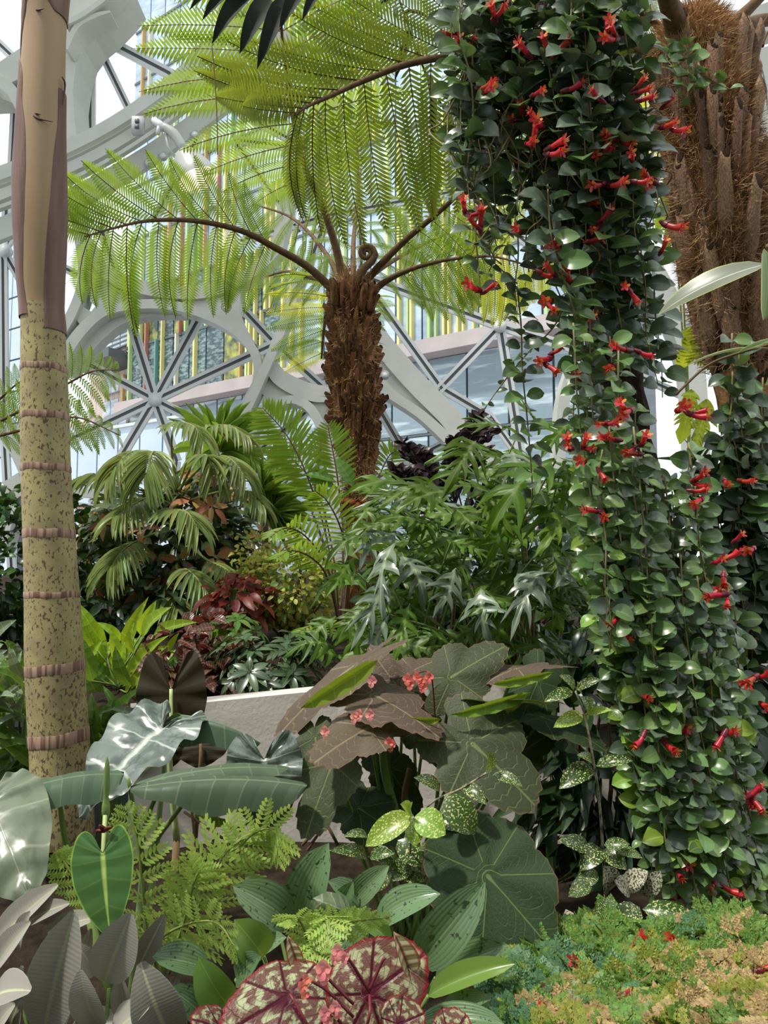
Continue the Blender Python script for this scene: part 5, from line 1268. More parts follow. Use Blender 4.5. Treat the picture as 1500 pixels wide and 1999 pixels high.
for x, y in ((1140,870),(1190,830),(1185,850),(1215,805),(1235,805),(1205,855),(1245,875),(1255,880),(1120,880),(1150,905),(1170,915),(1320,805),(1345,805),(1355,945),(1365,960),(1345,950),(1408,935),(1440,940),(1385,1090),(1405,1095),(1415,1110),(1430,1055),(1480,1070),(1415,1155),(1420,1160),(1180,1000),(1208,1205),(1215,1222),(1245,1350),(1240,1345),(1260,1430),(1305,1425),(1300,1440),(1340,1420),(1405,1425),(1415,1430),(1345,1510),(1330,1500),(1490,1540),(1470,1560),(1455,1555),(1480,1320),(1475,1325),(1320,1690),(1405,1720),(1315,1750),(1335,800),(1495,1375)):
    flower(lc, P(x+R.uniform(-4, 4), y+R.uniform(-4, 4), R.uniform(1.95, 2.03)), n=R.choice((1, 1, 2)), d=2.1)
lc.done()
# vine on the old tree fern
rv_ = Thing('lipstick_vine', 'round-leaved vine covering the lower trunk of the old tree fern', 'vine', P(1470, 1300, 3.0))
for k in range(20):
    x = R.uniform(1400, 1510); y0 = R.uniform(640, 900); ln = R.uniform(280, 560); d0 = R.uniform(2.85, 3.1)
    strand(rv_, [(x+R.uniform(-15, 15)+j*3, y0+ln*j/5, d0) for j in range(6)], 30, 46, ('vine_dark', 'vine_leaf'), (3, 2), d=3.0, skip=.15, fl=.02)
strand(rv_, [(1335,85,3.2),(1345,110,3.15),(1350,150,3.12),(1340,190,3.1)], 16, 34, ('vine_leaf',), d=3.15, skip=0)
strand(rv_, [(1345,120,3.12),(1370,145,3.1),(1395,160,3.1),(1420,172,3.1),(1438,178,3.1)], 18, 30, ('vine_leaf',), d=3.15, skip=0)
strand(rv_, [(1310,80,3.2),(1300,110,3.15),(1320,140,3.12),(1325,180,3.12)], 22, 34, ('vine_leaf',), d=3.15, skip=0)
rv_.done()
# single strand hanging free in front of the split-leaf plant, and one at the upper left of the mass
fs_ = Thing('lipstick_vine', 'single thin vine strand with paired leaves hanging free of the mass', 'vine', P(1038, 980, 2.3))
strand(fs_, [(1010,560,2.3),(1018,640,2.28),(1020,720,2.26),(1028,800,2.25),(1035,880,2.24),(1040,960,2.24),(1036,990,2.24)], 24, 44, ('vine_leaf', 'vine_dark'), d=2.25, skip=0)
fs_.done()
fs_ = Thing('lipstick_vine', 'wiry vine strand leaning out left over the glass panes', 'vine', P(950, 800, 2.4))
strand(fs_, [(1105,590,2.35),(1080,640,2.35),(1030,690,2.35),(980,750,2.35),(945,800,2.35)], 34, 26, ('vine_leaf', 'vine_dark'), d=2.35, skip=.2)
fs_.done()
fs_ = Thing('lipstick_vine', 'vine strand of round leaves hanging left of the flower mass', 'vine', P(950, 600, 2.3))
for x, y0, y1 in ((935,400,580),(960,430,530),(1005,420,600),(920,120,400),(905,60,300)):
    strand(fs_, [(x+R.uniform(-8, 8), y0+(y1-y0)*j/4, 2.28) for j in range(5)], 26, 44, ('vine_dark', 'vine_leaf'), (2, 1), d=2.28, skip=.1, fl=.03)
fs_.done()
# ------------------------------------------------------------------ foreground: alocasias
def put(T, mesh, b, t_, w_, nrm, name='leaf', db=None, dt=None, parent=None, label=None):
    d = (db+dt)/2; return T.add(name, mesh, frame(P(*b, db), P(*t_, dt), px(w_, d), V(nrm)), parent=parent, label=label)
def stalk(T, pts, r, mat='stem', name='petiole', n=5):
    return T.add(name, tube(smooth_pts(Q(pts), n), r, 7, mat, md=MD([mat])))
GZ = .42
T = Thing('dark_alocasia', 'upright dark brown arrow-shaped leaves in front of the pale wall', 'plant', g(350, 1640, 2.35, GZ))
put(T, heart('alo_dark', back=.50, arch=.10, wave=.03, fold=-.05), (334,1347), (334,1500), 136, (.1,-1,.15), db=2.4, dt=2.36)
put(T, heart('alo_dark', back=.30, arch=.10, wave=.03, fold=-.05), (392,1452), (388,1500), 110, (0,-1,.2), db=2.36, dt=2.33)
stalk(T, [(334,1345,2.38),(334,1420,2.34),(332,1500,2.34),(345,1640,2.36)], [.006,.007,.009,.012], 'stem_pale')
stalk(T, [(392,1450,2.34),(391,1500,2.32),(380,1640,2.36)], [.005,.007,.010], 'stem_brown')
for x in (345, 380): T.add('stem_base', tube([V((P(x,1640,2.36).x, 2.38, .37)), P(x,1640,2.36)], [.014, .012], 7, 'stem_brown', md=MD(['stem_brown'])))
T.done()
D = 1.95
T = Thing('silver_alocasia', 'alocasia with large silvery green veined leaves in front of the palm', 'plant', g(290, 1720, 1.95, GZ))
put(T, heart('alo_silver', back=.30, arch=.10, wave=.05, fold=.10, wf=6, quilt=.035, rough=.05, lev=6), (318,1422), (150,1585), 185, (-.1,-.62,.85), db=2.1, dt=1.85)
put(T, heart('alo_grey', back=.25, arch=.16, wave=.05, fold=-.35, wf=5), (355,1395), (510,1440), 70, (.0,-.35,.9), db=2.15, dt=2.1)
put(T, leaf('alo_grey', .35, .45, n=16, lev=6, arch=.10, fold=.10, curl=.32, wave=.035, wf=5), (242,1512), (8,1556), 96, (0,-.30,.95), db=1.85, dt=1.7)
put(T, leaf('alo_grey', .35, .45, n=16, lev=6, arch=.08, fold=.12, curl=.34, wave=.035, wf=5, seed=2), (602,1535), (255,1540), 88, (0,-.30,.95), db=1.9, dt=1.8)
put(T, leaf('alo_grey', .4, .5, n=16, lev=6, arch=.10, fold=.10, curl=.3, wave=.035, wf=5, seed=4), (262,1535), (565,1502), 80, (0,-.35,.95), db=1.83, dt=1.95)
put(T, heart('alo_silver', back=.35, arch=.10, wave=.06, fold=.06, wf=6, quilt=.035, rough=.06, lev=6), (516,1482), (521,1640), 152, (0,-.9,.4), db=2.0, dt=1.95)
put(T, heart('alo_under', back=.25, arch=.12, wave=.03), (375,1540), (462,1625), 110, (-.3,-.5,-.6), db=1.9, dt=1.86)
for pts in ([(115,1540,1.78),(118,1580,1.78),(128,1640,1.8),(150,1700,1.85)], [(308,1548,1.84),(290,1590,1.86),(278,1640,1.9)], [(378,1537,1.88),(350,1580,1.9),(305,1640,1.92),(285,1690,1.95)], [(318,1425,2.1),(320,1500,2.05),(310,1600,2.0),(300,1700,1.97)], [(516,1500,2.02),(500,1580,2.05),(430,1660,2.0),(380,1720,1.97)], [(250,1520,1.9),(265,1600,1.92),(280,1700,1.95)]):
    stalk(T, pts, [.005,.006,.008,.010], 'stem')
for x in (150, 280, 300, 380): T.add('stem_base', tube([V((P(290,1700,1.96).x+R.uniform(-.04,.04), 1.97, .34)), P(x,1702,1.95)], [.016, .010], 7, 'stem', md=MD(['stem'])))
for b, e in (((372,1560),(385,1680)), ((425,1570),(410,1690)), ((360,1585),(440,1640))): stalk(T, [(*b,2.1),(*e,2.05)], .004, 'stem_brown', name='dry_stalk', n=3)
T.done()
T = Thing('silver_alocasia', 'huge pale silver-green leaf cut off by the left edge', 'plant', g(-80, 1900, 1.6, GZ))
put(T, heart('alo_big', back=.22, arch=.10, wave=.035, fold=-.10, quilt=.025, rough=.03, lev=6), (-20,1560), (62,1762), 195, (.25,-.8,.55), db=1.65, dt=1.5)
stalk(T, [(-20,1560,1.64),(-60,1680,1.66),(-80,1900,1.6)], [.007,.009,.012], 'stem')
T.done()
T = Thing('heart_leaf_plant', 'single deep green heart-shaped leaf with bud spike above it', 'plant', g(215, 1900, 1.5, GZ))
put(T, heart('alo_green', back=.31, arch=.06, wave=.008, fold=.06, quilt=.012, nq=7, lev=6), (201,1666), (214,1832), 120, (.05,-.95,.3), db=1.42, dt=1.38)
stalk(T, [(201,1668,1.43),(203,1630,1.45),(205,1600,1.47),(208,1560,1.5)], [.004,.0045,.005], 'stem_pale')
T.add('spike', tube(smooth_pts(Q([(204,1640,1.47),(206,1600,1.48),(207,1580,1.48),(207,1566,1.48),(208,1540,1.48),(209,1500,1.48),(209,1476,1.48)]), 4), [.005,.005,.009,.0085,.0055,.007,.0055,.001], 8, 'stem', md=MD(['stem'])), label='pale green bud spike')
md = MD(['copper'])
for k in range(6): tube([P(203,1620,1.43), P(196+R.uniform(-12,24), 1614+R.uniform(-8,10), 1.42)], [.006, .003], 5, 'copper', md=md)
T.add('withered_flower', md, label='brown withered flower')
stalk(T, [(205,1600,1.5),(215,1750,1.52),(215,1900,1.5)], [.005,.006,.007], 'stem')
T.done()
# velvet grey leaves
T = Thing('velvet_leaf_plant', 'clump of velvety grey strap leaves in the bottom left corner', 'plant', g(130, 2060, 1.3, .35))
vm = [leaf('velvet', .55, .62, n=9, slant=.1, arch=.06+.06*s, fold=.12, seed=s, x0=.16) for s in range(3)]
for b, t_, w_, nr in (((87,2010),(146,1780),102,(.15,-.9,.4)),((205,1915),(256,1782),88,(.2,-.9,.3)),((335,2030),(275,1878),96,(0,-.7,.7)),((196,2000),(158,1893),64,(-.1,-.75,.6)),((-15,1850),(114,1728),56,(-.2,-.8,.6)),((55,1802),(136,1764),38,(-.2,-.7,.6)),((272,1885),(322,1785),48,(.2,-.9,.3)),((95,1818),(192,1790),40,(0,-.7,.7)),((-20,1960),(60,1935),80,(0,-.5,.85)),((-10,1890),(60,1800),50,(-.3,-.8,.4)),((130,2030),(235,1995),60,(0,-.4,.9)),((150,1905),(178,1812),34,(.3,-.9,.2)),((110,2010),(142,1945),50,(0,-.8,.4)),((220,2030),(292,1965),66,(0,-.6,.8)),((20,2030),(42,1950),60,(0,-.8,.5)),((40,1850),(60,1780),40,(-.3,-.8,.4)),((300,1990),(348,1900),40,(.4,-.8,.3)),((250,1990),(235,1905),44,(0,-.8,.4)),((0,2020),(30,1960),50,(-.2,-.7,.5)),((60,1960),(45,1885),46,(-.2,-.8,.4)),((190,1900),(150,1840),40,(0,-.6,.6))):
    i = R.randint(0, 2); d = 1.30+R.uniform(-.03, .03) if w_ > 60 else 1.42+R.uniform(-.04, .05)
    put(T, vm[i], b, t_, w_, nr, db=d+.04, dt=d)
for k in range(16):
    x = R.uniform(-20, 320); stalk(T, [(130+R.uniform(-40, 60),2100,1.42),(x,2010,1.45),(x+R.uniform(-10, 10),1930,1.47)], .004, 'stem', name='stem', n=3)
T.done()
# delicate lime ferns
def lacepin(mat, seed, n=7):
    rr = random.Random(seed); md = MD([mat, 'rachis_green'], smooth=False)
    for i in range(n):
        y = .06+.86*i/n; l = .5*min(1, (1-y)*1.5+.22)*rr.uniform(.9, 1.1); h = .43/n*1.25
        for s in (-1, 1):                            # each leaflet is a toothed wedge
            o = [(0, -h*.1), (.30, -h*.75), (.52, -h*.55), (.66, -h*.85), (.84, -h*.3), (1.0, h*.25), (.86, h*.65), (.70, h*.55), (.58, h*.95), (.36, h*.6), (.0, h*.15)]
            md.add([(s*l*a, y+b+l*.28*a, .02-.05*a*a) for a, b in o], [tuple(range(11)) if s > 0 else tuple(range(10, -1, -1))], [(.5+.5*a*s, .5) for a, b in o])
    md.add([(-.010, 0, 0), (.010, 0, 0), (.004, .97, 0), (-.004, .97, 0)], [(0, 1, 2, 3)], None, 1); return md
LF = [lacepin('fern_lime', 50+s) for s in range(3)]
def lacy(T, pts, L, n, wid, side, start=.1, d0=None, fwd=.55, drop=.1): frond(T, Q(pts), side, n, L, wid, [.0035, .0025, .001], LF, start=start, fwd=fwd, drop=drop, rachis='rachis_green', tipk=.25, basek=.7, jit=.1)
T = Thing('lace_fern', 'lacy lime green fern right of the heart-shaped leaf', 'fern', g(320, 1900, 1.65, .4))
lacy(T, [(300,1900,1.65),(285,1800,1.62),(275,1700,1.6),(265,1630,1.6),(245,1575,1.6)], .105, 9, .036, (1,-.1,.0))
lacy(T, [(330,1900,1.65),(375,1800,1.62),(410,1720,1.6),(445,1660,1.6),(500,1625,1.6)], .13, 9, .040, (.8,-.1,.5))
lacy(T, [(330,1890,1.62),(365,1780,1.6),(380,1720,1.58),(395,1690,1.58)], .10, 8, .034, (1,-.1,.1))
lacy(T, [(310,1900,1.6),(300,1850,1.55),(350,1810,1.5),(420,1800,1.45),(460,1850,1.4)], .12, 8, .040, (0,-.4,.9))
lacy(T, [(200,1800,1.6),(160,1740,1.6),(130,1690,1.6),(118,1670,1.6)], .06, 8, .035, (.8,0,.6))
lacy(T, [(430,1720,1.62),(480,1640,1.6),(530,1620,1.6),(545,1680,1.58)], .11, 8, .036, (.2,-.3,.9))
T.done()
T = Thing('lace_fern', 'small lacy lime fern above the painted-leaf begonia', 'fern', g(590, 1960, 1.45, .4))
lacy(T, [(590,1920,1.45),(600,1840,1.42),(580,1790,1.4),(560,1800,1.38)], .06, 8, .03, (.9,-.2,.2))
lacy(T, [(595,1920,1.45),(610,1830,1.42),(615,1850,1.36),(612,1895,1.32)], .06, 8, .03, (1,-.1,.1))
lacy(T, [(600,1920,1.45),(630,1800,1.42),(640,1800,1.38),(638,1850,1.34)], .06, 8, .03, (1,-.1,.1))
lacy(T, [(605,1920,1.45),(640,1810,1.42),(680,1800,1.4),(760,1790,1.4)], .055, 9, .03, (.1,-.3,1))
T.done()
# hosta-like glossy leaves
T = Thing('glossy_leaf_plant', 'broad glossy grey-green leaves with dark flecks across the front centre', 'plant', g(640, 2040, 1.5, .38))
hm = [leaf('hosta', .55, .6, n=9, slant=.06, arch=.08+.05*s, fold=.14, lev=3, seed=s) for s in range(3)]; hg = [leaf('hosta_green', .55, .6, n=9, slant=.06, arch=.14, fold=.14, lev=3)]
for b, t_, w_, d, nr, k_ in (((567,1803),(455,1730),80,1.58,(-.1,-.7,.7),0),((587,1796),(642,1646),84,1.62,(-.2,-.9,.3),0),((515,1868),(458,1795),74,1.45,(0,-.75,.6),1),((452,1968),(388,1868),72,1.38,(-.1,-.8,.5),1),((461,1912),(510,1868),56,1.42,(0,-.7,.7),0),((408,1893),(298,1868),66,1.45,(0,-.5,.85),0),((735,1808),(860,1745),66,1.5,(0,-.6,.8),0),((818,1882),(948,1722),88,1.42,(.0,-.85,.5),0),((836,1945),(1006,1882),50,1.35,(0,-.6,.8),1),((850,1910),(993,1845),58,1.42,(0,-.6,.8),0),((815,2000),(985,2000),52,1.3,(0,-.4,.9),0),((765,1840),(675,1780),38,1.45,(-.2,-.6,.7),1),((655,1855),(735,1805),46,1.5,(0,-.6,.8),0),((590,1895),(670,1840),46,1.46,(0,-.6,.8),0),((700,1880),(770,1842),40,1.42,(0,-.5,.85),0),((860,1990),(960,1950),46,1.34,(0,-.5,.9),0),((690,1760),(760,1690),50,1.66,(0,-.8,.5),0),((720,1780),(640,1720),50,1.66,(0,-.6,.8),0),((540,1790),(480,1700),50,1.72,(0,-.8,.5),0),((400,1990),(330,1930),60,1.42,(0,-.6,.8),0),((480,1880),(560,1830),50,1.55,(0,-.6,.8),0),((640,1790),(690,1720),44,1.66,(.2,-.8,.4),0),((620,1880),(560,1840),50,1.55,(0,-.6,.8),0),((790,1900),(740,1850),46,1.5,(0,-.6,.8),0)):
    put(T, hg[0] if k_ else R.choice(hm), b, t_, w_, nr, db=d+.02, dt=d-.02)
    e = P(*b, d+.02); o = g(b[0]*.5+330, 2060, 1.5, .4); T.add('petiole', tube(smooth_pts([o, o.lerp(e, .5)+V((0, .05, .02)), e], 3), .0045, 5, 'stem', md=MD(['stem'])))
put(T, leaf('grey_leaf', .5, .5, n=8, arch=.4, fold=-.3, wave=.1), (690,1790), (615,1755), 50, (0,-.8,.5), db=1.55, dt=1.5, label='withered grey leaf')
T.done()
# painted-leaf begonia
T = Thing('painted_begonia', 'begonia with maroon-veined silver leaves and pink flowers at bottom centre', 'begonia', g(640, 2080, 1.25, .4))
rx = [palmate('rex', 5, notch=.06, teeth=.015, cup=-.12, wave=.05, seed=s, tipy=.35, back=.2) for s in range(3)]
def pal(T, mesh, c, tip, w_, nr, d, dt=None, name='leaf', zs=None):
    b = P(*c, d); t_ = P(*tip, dt or d); return T.add(name, mesh, frame(b, t_, px(w_, d)/2, V(nr), zs=(t_-b).length))
pal(T, rx[0], (560,1948), (468,1995), 170, (-.1,-.75,.65), 1.25, 1.2)
pal(T, rx[1], (722,1940), (800,1885), 200, (.05,-.85,.45), 1.25, 1.26)
pal(T, rx[2], (700,2010), (690,1905), 110, (-.3,-.85,.3), 1.24, 1.27)
pal(T, rx[1], (430,2010), (395,1990), 100, (-.1,-.5,.85), 1.22, 1.2)
pal(T, rx[0], (610,1990), (615,1925), 90, (.3,-.8,.4), 1.3, 1.3)
pal(T, rx[2], (880,2030), (900,1995), 120, (0,-.5,.85), 1.2, 1.2)
pal(T, rx[1], (780,2000), (815,1985), 110, (.2,-.8,.5), 1.2, 1.2)
rfold = leaf('rex_fold', .5, .6, n=8, arch=.1, fold=.5)
put(T, rfold, (582,1885), (562,1826), 30, (.2,-.9,.2), db=1.33, dt=1.33); put(T, rfold, (800,1900), (768,1818), 40, (.4,-.9,.1), db=1.27, dt=1.27)
put(T, rfold, (650,1985), (655,1930), 40, (.2,-.9,.2), db=1.28, dt=1.28)
for pts in ([(566,1940,1.24),(600,2000,1.22),(630,2060,1.25)], [(722,1938,1.24),(720,1990,1.2),(690,2060,1.25)], [(722,1938,1.2),(690,1885,1.18),(672,1862,1.17)], [(690,1985,1.19),(640,1935,1.18),(608,1915,1.17)], [(720,1938,1.2),(745,1880,1.2),(752,1870,1.2)], [(690,1960,1.19),(650,1920,1.18),(632,1900,1.17)], [(690,2030,1.19),(660,1990,1.17),(650,1975,1.16)]):
    stalk(T, pts, .0026, 'stem_red', name='stem', n=4)
pet = MD(['petal_pink']); pet.join(leaf('petal_pink', .8, .5, n=5, arch=.15, fold=.1)); pet.mats = ['petal_pink']; pet = leaf('petal_pink', .8, .5, n=5, arch=.15, fold=.1); petc = leaf('petal_coral', .8, .5, n=5, arch=.15, fold=.1)
def blossom(T, x, y, d, sz, m, n=4):
    p = P(x, y, d); fi = None
    for k in range(n):
        a = 6.283*k/n+R.uniform(-.3, .3); o = V((math.cos(a), -.35, math.sin(a))); T.add('petal', m, frame(p, p+o*px(sz*(1 if k % 2 else .75), d), px(sz*.85, d), V((0, -1, .3))))
for x, y, sz, m, n in ((660,1855,17,pet,4),(672,1868,14,pet,4),(655,1872,14,pet,3),(632,1890,22,pet,4),(634,1905,16,pet,4),(600,1910,14,petc,3),(592,1925,14,petc,3),(596,1940,13,petc,3),(655,1965,16,pet,4),(635,1975,16,pet,4),(640,1990,15,pet,4),(660,1980,13,pet,3)):
    blossom(T, x, y, 1.165, sz, m, n)
T.done()
# ------------------------------------------------------------------ large begonia clump
D = 2.15
T = Thing('grape_leaf_begonia', 'tall begonia with big bronze-green lobed leaves and pink buds', 'begonia', g(790, 1720, D, .45))
bgm = {m: [palmate(m, 5, notch=.33, teeth=.028, cup=-.10, wave=.05, seed=s, tipy=.42, back=.15, ruf=2+s % 3) for s in range(3)] for m in ('begonia', 'begonia_pink', 'begonia_dark')}
for c, tip, w_, nr, d, dt, m in (((882,1321),(955,1275),150,(.1,-.75,.65),2.25,2.28,'begonia'),((922,1451),(1010,1530),240,(.1,-.85,.5),2.05,1.98,'begonia'),((733,1358),(820,1400),190,(.1,-.35,.9),2.15,2.05,'begonia_pink'),((649,1490),(610,1585),150,(-.2,-.65,.7),2.0,1.92,'begonia'),((616,1440),(620,1490),100,(-.1,-.8,.5),2.1,2.05,'begonia'),((690,1300),(578,1380),130,(-.45,-.35,.75),2.2,2.15,'begonia_pink'),((805,1310),(840,1290),100,(0,-.6,.8),2.35,2.4,'begonia_pink'),((1010,1305),(1088,1292),110,(.2,-.25,.9),2.25,2.2,'begonia_pink'),((940,1375),(1030,1355),150,(.1,.25,.95),2.2,2.1,'begonia'),((720,1420),(650,1455),150,(0,-.5,.85),2.05,1.92,'begonia_pink'),((702,1578),(765,1620),130,(0,-.8,.5),2.1,2.02,'begonia_dark'),((1060,1400),(1145,1430),130,(.2,-.35,.9),2.3,2.2,'begonia_dark'),((790,1360),(740,1290),110,(-.2,-.8,.4),2.3,2.35,'begonia_pink'),((830,1420),(850,1465),120,(0,-.2,.9),2.2,2.1,'begonia'),((760,1500),(800,1560),110,(0,-.7,.5),2.25,2.2,'begonia_dark'),((1000,1480),(1060,1440),110,(.2,-.7,.6),2.3,2.3,'begonia_dark'),((1050,1330),(1020,1400),120,(.3,-.5,.7),2.4,2.3,'begonia_dark')):
    pal(T, R.choice(bgm[m]), c, tip, w_, nr, d, dt)
    e = P(*c, d); o = g(790+R.uniform(-30, 40), 1720, D+.05, .45); T.add('petiole', tube(smooth_pts([o, o.lerp(e, .55)+V((0, .06, .0)), e-V((0, 0, .0))], 5), [.008, .006, .004], 6, 'stem', md=MD(['stem'])))
under = leaf('begonia_under', .5, .6, n=8, arch=.06, fold=.1, wave=.03)
for b, t_, w_ in (((738,1288),(588,1383),36),((962,1336),(1082,1312),20),((1036,1352),(882,1396),26),((765,1408),(862,1404),22)):
    put(T, under, b, t_, w_, (0,-.9,-.2), name='leaf_underside', db=2.1, dt=2.06, label='bright green leaf underside')
T.add('cane', tube(smooth_pts(Q([(745,1420,2.12),(750,1500,2.12),(765,1560,2.13),(785,1640,2.15),(790,1720,2.15)]), 4), [.010,.012,.015,.016], 8, 'stem', md=MD(['stem'])))
T.add('cane', tube(smooth_pts(Q([(800,1500,2.2),(790,1560,2.18),(800,1640,2.17),(800,1720,2.15)]), 4), [.008,.011,.013], 8, 'stem_brown', md=MD(['stem_brown'])))
for a, b in (((690,1540),(590,1650)), ((612,1560),(660,1650)), ((640,1600),(600,1660))): stalk(T, [(*a,2.3),(*b,2.25)], .005, 'stem_brown', name='dry_stalk', n=3)
for x, y in ((795,1325),(800,1335),(822,1328),(826,1340),(815,1322),(838,1322),(693,1400),(700,1395),(722,1395),(760,1450),(764,1455),(635,1428),(727,1330)):
    blossom(T, x, y, 2.0, 13, petc if x > 750 else pet, 4)
stalk(T, [(800,1325,2.0),(820,1312,2.02),(842,1320,2.0),(850,1400,2.1)], .0022, 'stem_red', name='flower_stalk')
T.done()
T = Thing('round_leaf_begonia', 'very large dark round begonia leaf with pale star veins, low right of centre', 'begonia', g(950, 1950, 1.75, .4))
pal(T, palmate('begonia_dark', 7, notch=.08, teeth=.012, cup=-.06, wave=.035, seed=7, tipy=.12, back=.25), (952,1709), (1060,1830), 270, (.1,-.9,.4), 1.72, 1.62)
stalk(T, [(950,1710,1.74),(940,1800,1.85),(950,1950,1.8)], [.006,.008,.010], 'stem')
T.done()
# ------------------------------------------------------------------ gold-dust dracaenas
gd = [leaf('gold_dust', .6, .75, n=7, arch=.12+.06*s, fold=.10, lev=2, seed=s) for s in range(3)]; gb = [leaf('gold_bright', .6, .75, n=7, arch=.12, fold=.10, lev=2, seed=s) for s in range(2)]; gp = [leaf('gold_pale', .6, .7, n=7, arch=.12, fold=.06, lev=2)]
def gset(T, lst, d, ms):
    for b, t_, w_ in lst: put(T, R.choice(ms), b, t_, w_, (R.uniform(-.3, .3), -.75, .6), db=d+R.uniform(-.02, .02), dt=d-.04)
T = Thing('gold_dust_dracaena', 'gold-speckled shrub with a bright lime whorl in front of the large begonia', 'dracaena', g(850, 1800, 1.85, .45))
gset(T, [((805,1590),(714,1652),50),((812,1592),(870,1630),58),((807,1600),(809,1653),38),((800,1588),(782,1570),30),((808,1592),(806,1565),16)], 1.72, gb)
gset(T, [((953,1507),(953,1466),30),((962,1513),(1021,1536),26),((902,1534),(952,1572),30),((869,1552),(928,1628),62),((858,1541),(808,1518),28)], 1.8, gd+gb[:1])
gset(T, [((716,1673),(643,1660),26),((722,1673),(772,1666),24),((718,1633),(670,1633),20),((777,1640),(822,1692),46),((818,1655),(884,1657),24),((880,1652),(930,1690),40),((829,1699),(897,1715),30),((800,1680),(765,1720),40),((850,1590),(905,1620),36),((820,1610),(870,1600),30),((760,1690),(720,1740),40),((880,1690),(860,1740),34),((790,1700),(830,1745),36),((740,1650),(760,1700),30),((870,1620),(840,1600),30)], 1.84, gd)
for pts in ([(953,1507,1.8),(900,1540,1.8),(840,1570,1.82),(790,1640,1.84),(800,1800,1.86)], [(807,1595,1.74),(800,1680,1.82),(800,1800,1.86)], [(719,1673,1.84),(770,1700,1.84),(800,1780,1.86)], [(930,1640,1.82),(870,1670,1.83),(820,1720,1.85)]): stalk(T, pts, .0028, 'stem_spot', name='stem')
T.done()
T = Thing('gold_dust_dracaena', 'slender gold-speckled stem with three leaf tiers left of the vine curtain', 'dracaena', g(1180, 1800, 1.9, .45))
gset(T, [((1121,1348),(1092,1318),24),((1125,1347),(1176,1326),20),((1119,1350),(1063,1370),26),((1141,1396),(1134,1360),38),((1138,1396),(1081,1420),30),((1146,1395),(1195,1386),18),((1192,1387),(1218,1403),16),((1157,1493),(1127,1474),24),((1156,1497),(1092,1540),42),((1164,1495),(1236,1485),26)], 1.86, gd+gb[:1])
stalk(T, [(1124,1350,1.86),(1142,1397,1.86),(1161,1495,1.86),(1170,1560,1.87),(1177,1651,1.88),(1185,1800,1.9)], [.0025,.003,.0035,.004], 'stem_spot', name='stem')
gset(T, [((1150,1658),(1090,1640),34),((1172,1655),(1132,1700),42),((1176,1660),(1223,1698),40),((1180,1650),(1230,1648),24),((1165,1700),(1125,1730),36),((1200,1660),(1255,1675),22)], 1.85, gd)
gset(T, [((1190,1740),(1180,1690),50),((1220,1735),(1265,1700),40),((1250,1745),(1290,1700),40),((1105,1775),(1120,1835),32),((1165,1770),(1175,1820),30),((1230,1740),(1200,1720),40)], 1.9, gp)
gset(T, [((1250,1772),(1188,1822),48),((1255,1775),(1368,1802),44),((1285,1812),(1305,1872),40),((1270,1790),(1340,1835),40),((1200,1760),(1160,1800),36),((1150,1720),(1110,1750),34)], 1.78, gd)
gset(T, [((990,1930),(950,1920),34),((1000,1930),(1040,1915),30),((1010,1960),(985,1995),34),((1030,1930),(1050,1945),24)], 1.5, gd)
T.done()
# ------------------------------------------------------------------ creeping groundcover, bottom right
def sprig(mat, seed):
    rr = random.Random(seed); md = MD([mat], smooth=False)
    for i in range(5):
        y = .12+.17*i; l = .46*(1-.13*i)
        for s in (-1, 1):
            dx, dy = s*l*.85, l*.62
            for q_ in range(3):
                f0 = (q_+.6)/3; bx, by = dx*f0, y+dy*f0
                for s2 in (-1, 1):
                    vx, vy = dx*.34+s2*dy*.30, dy*.34-s2*dx*.30; nx, ny = -vy*.42, vx*.42
                    md.add([(bx, by, .02), (bx+vx*.5+nx, by+vy*.5+ny, .05), (bx+vx*1.1, by+vy*1.1, .02), (bx+vx*.5-nx, by+vy*.5-ny, .05)], [(0, 1, 2, 3)])
    md.add([(-.02, 0, 0), (.02, 0, 0), (.01, 1, 0), (-.01, 1, 0)], [(0, 1, 2, 3)])
    return md
T = Thing('creeping_spikemoss', 'carpet of feathery green and tan spikemoss in the bottom right corner', 'groundcover', g(1250, 2050, 1.5, .35))
sg = [sprig('selag_green', s) for s in range(3)]; sb = [sprig('selag_blue', 5)]; sy = [sprig('selag_yellow', 6)]; st = [sprig('selag_tan', 7), sprig('selag_tan', 8)]
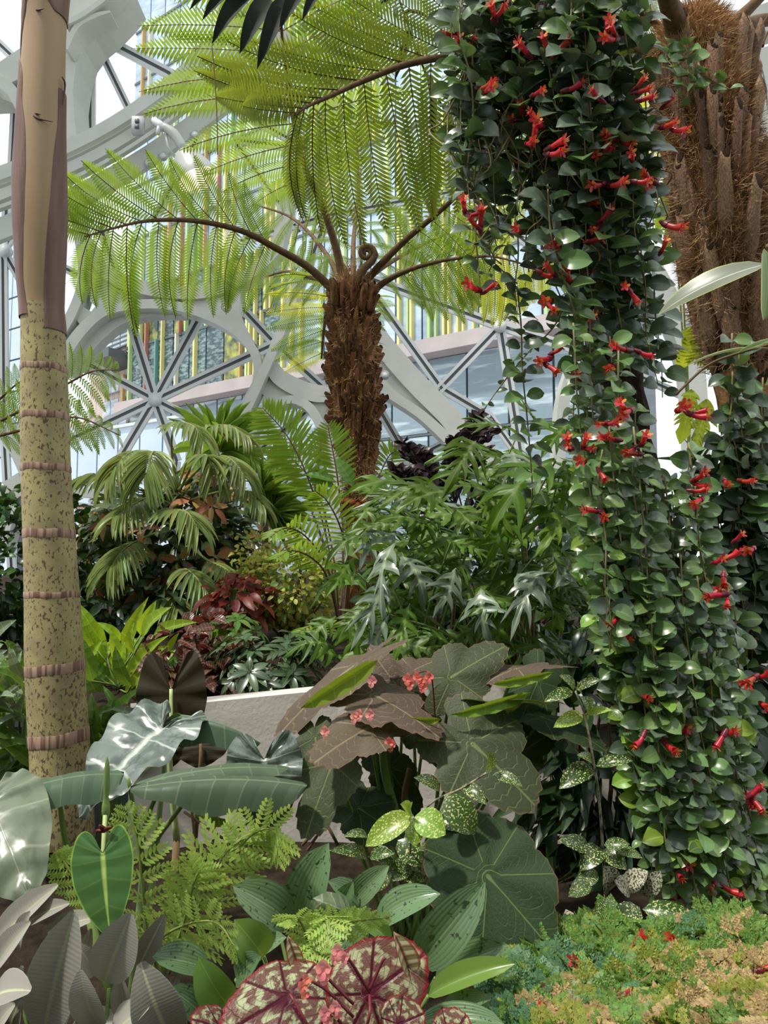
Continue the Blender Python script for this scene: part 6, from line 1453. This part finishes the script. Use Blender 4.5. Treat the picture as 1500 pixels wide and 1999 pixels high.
for k in range(1500):
    x = R.uniform(965, 1540); e = 1830+max(0, 1060-x)*1.0+12*math.sin(x*.03); y = e+(2040-e)*R.random()
    v = noise.noise(V((x*.012, y*.02, 5))); tan = (x-1150)/350+(y-1900)/160+v*1.4
    d = 1.75-.42*(y-1820)/200+R.uniform(-.02, .02)
    if tan > 1.0 and R.random() < .8: m = R.choice(st+sy)
    elif tan > .45: m = R.choice(sg+sy+st[:1])
    elif x < 1130 and R.random() < .55: m = sb[0]
    else: m = R.choice(sg+sg+sy+sb)
    p = P(x, y, d); a = R.uniform(0, 6.28); l = px(R.uniform(46, 76), d)
    o = V((math.cos(a), math.sin(a)-.3, R.uniform(.3, 1.2))).normalized()
    T.add('sprig', m, frame(p, p+o*l, l*1.0, V((0, -.5, .8))+rv(.4)))
md = sheet(0, 1, 0, 1, 20, 10, lambda x, y: 0, 'soil')
md.v = [tuple(P(940+650*x, 2060-230*y, 1.36+.44*y)+V((0, .03, -.07))) for x, y, z in md.v]; T.add('moss_base', md)
T.done()
# fallen flowers on it
FM2 = [flower_mesh(s) for s in range(4)]
FALL = ((1147,1890,'red fallen flower on green spikemoss nearest the large round begonia leaf'),(1262,1890,'red fallen flower at the middle of the spikemoss carpet'),(1350,1855,'red fallen flower at the back edge of the spikemoss below the vine curtain'),(1100,1945,'upper fallen flower on the blue-green spikemoss at left'),(1098,1985,'lower fallen flower on the blue-green spikemoss at left'),(1282,1986,'red fallen flower at the bottom frame edge on tan spikemoss'),(1472,1902,'rightmost fallen red flower on the tan spikemoss'),(1195,1945,'fallen flower between the green and tan parts of the spikemoss'),(1222,1862,'fallen flower beside the gold-speckled leaves at the back of the spikemoss'))
for k, (x, y, lb) in enumerate(FALL):
    d = 1.70-.42*(y-1820)/200; p = P(x, y-6, d); s = px(48, d); a = R.uniform(0, 6.28); o = V((math.cos(a), math.sin(a)*.6, .15))
    solo('fallen_flower', FM2[k % 4], lb, 'flower', group='fallen flowers on the spikemoss', M=frame(p, p+o*s, s, V((0, 0, 1))))
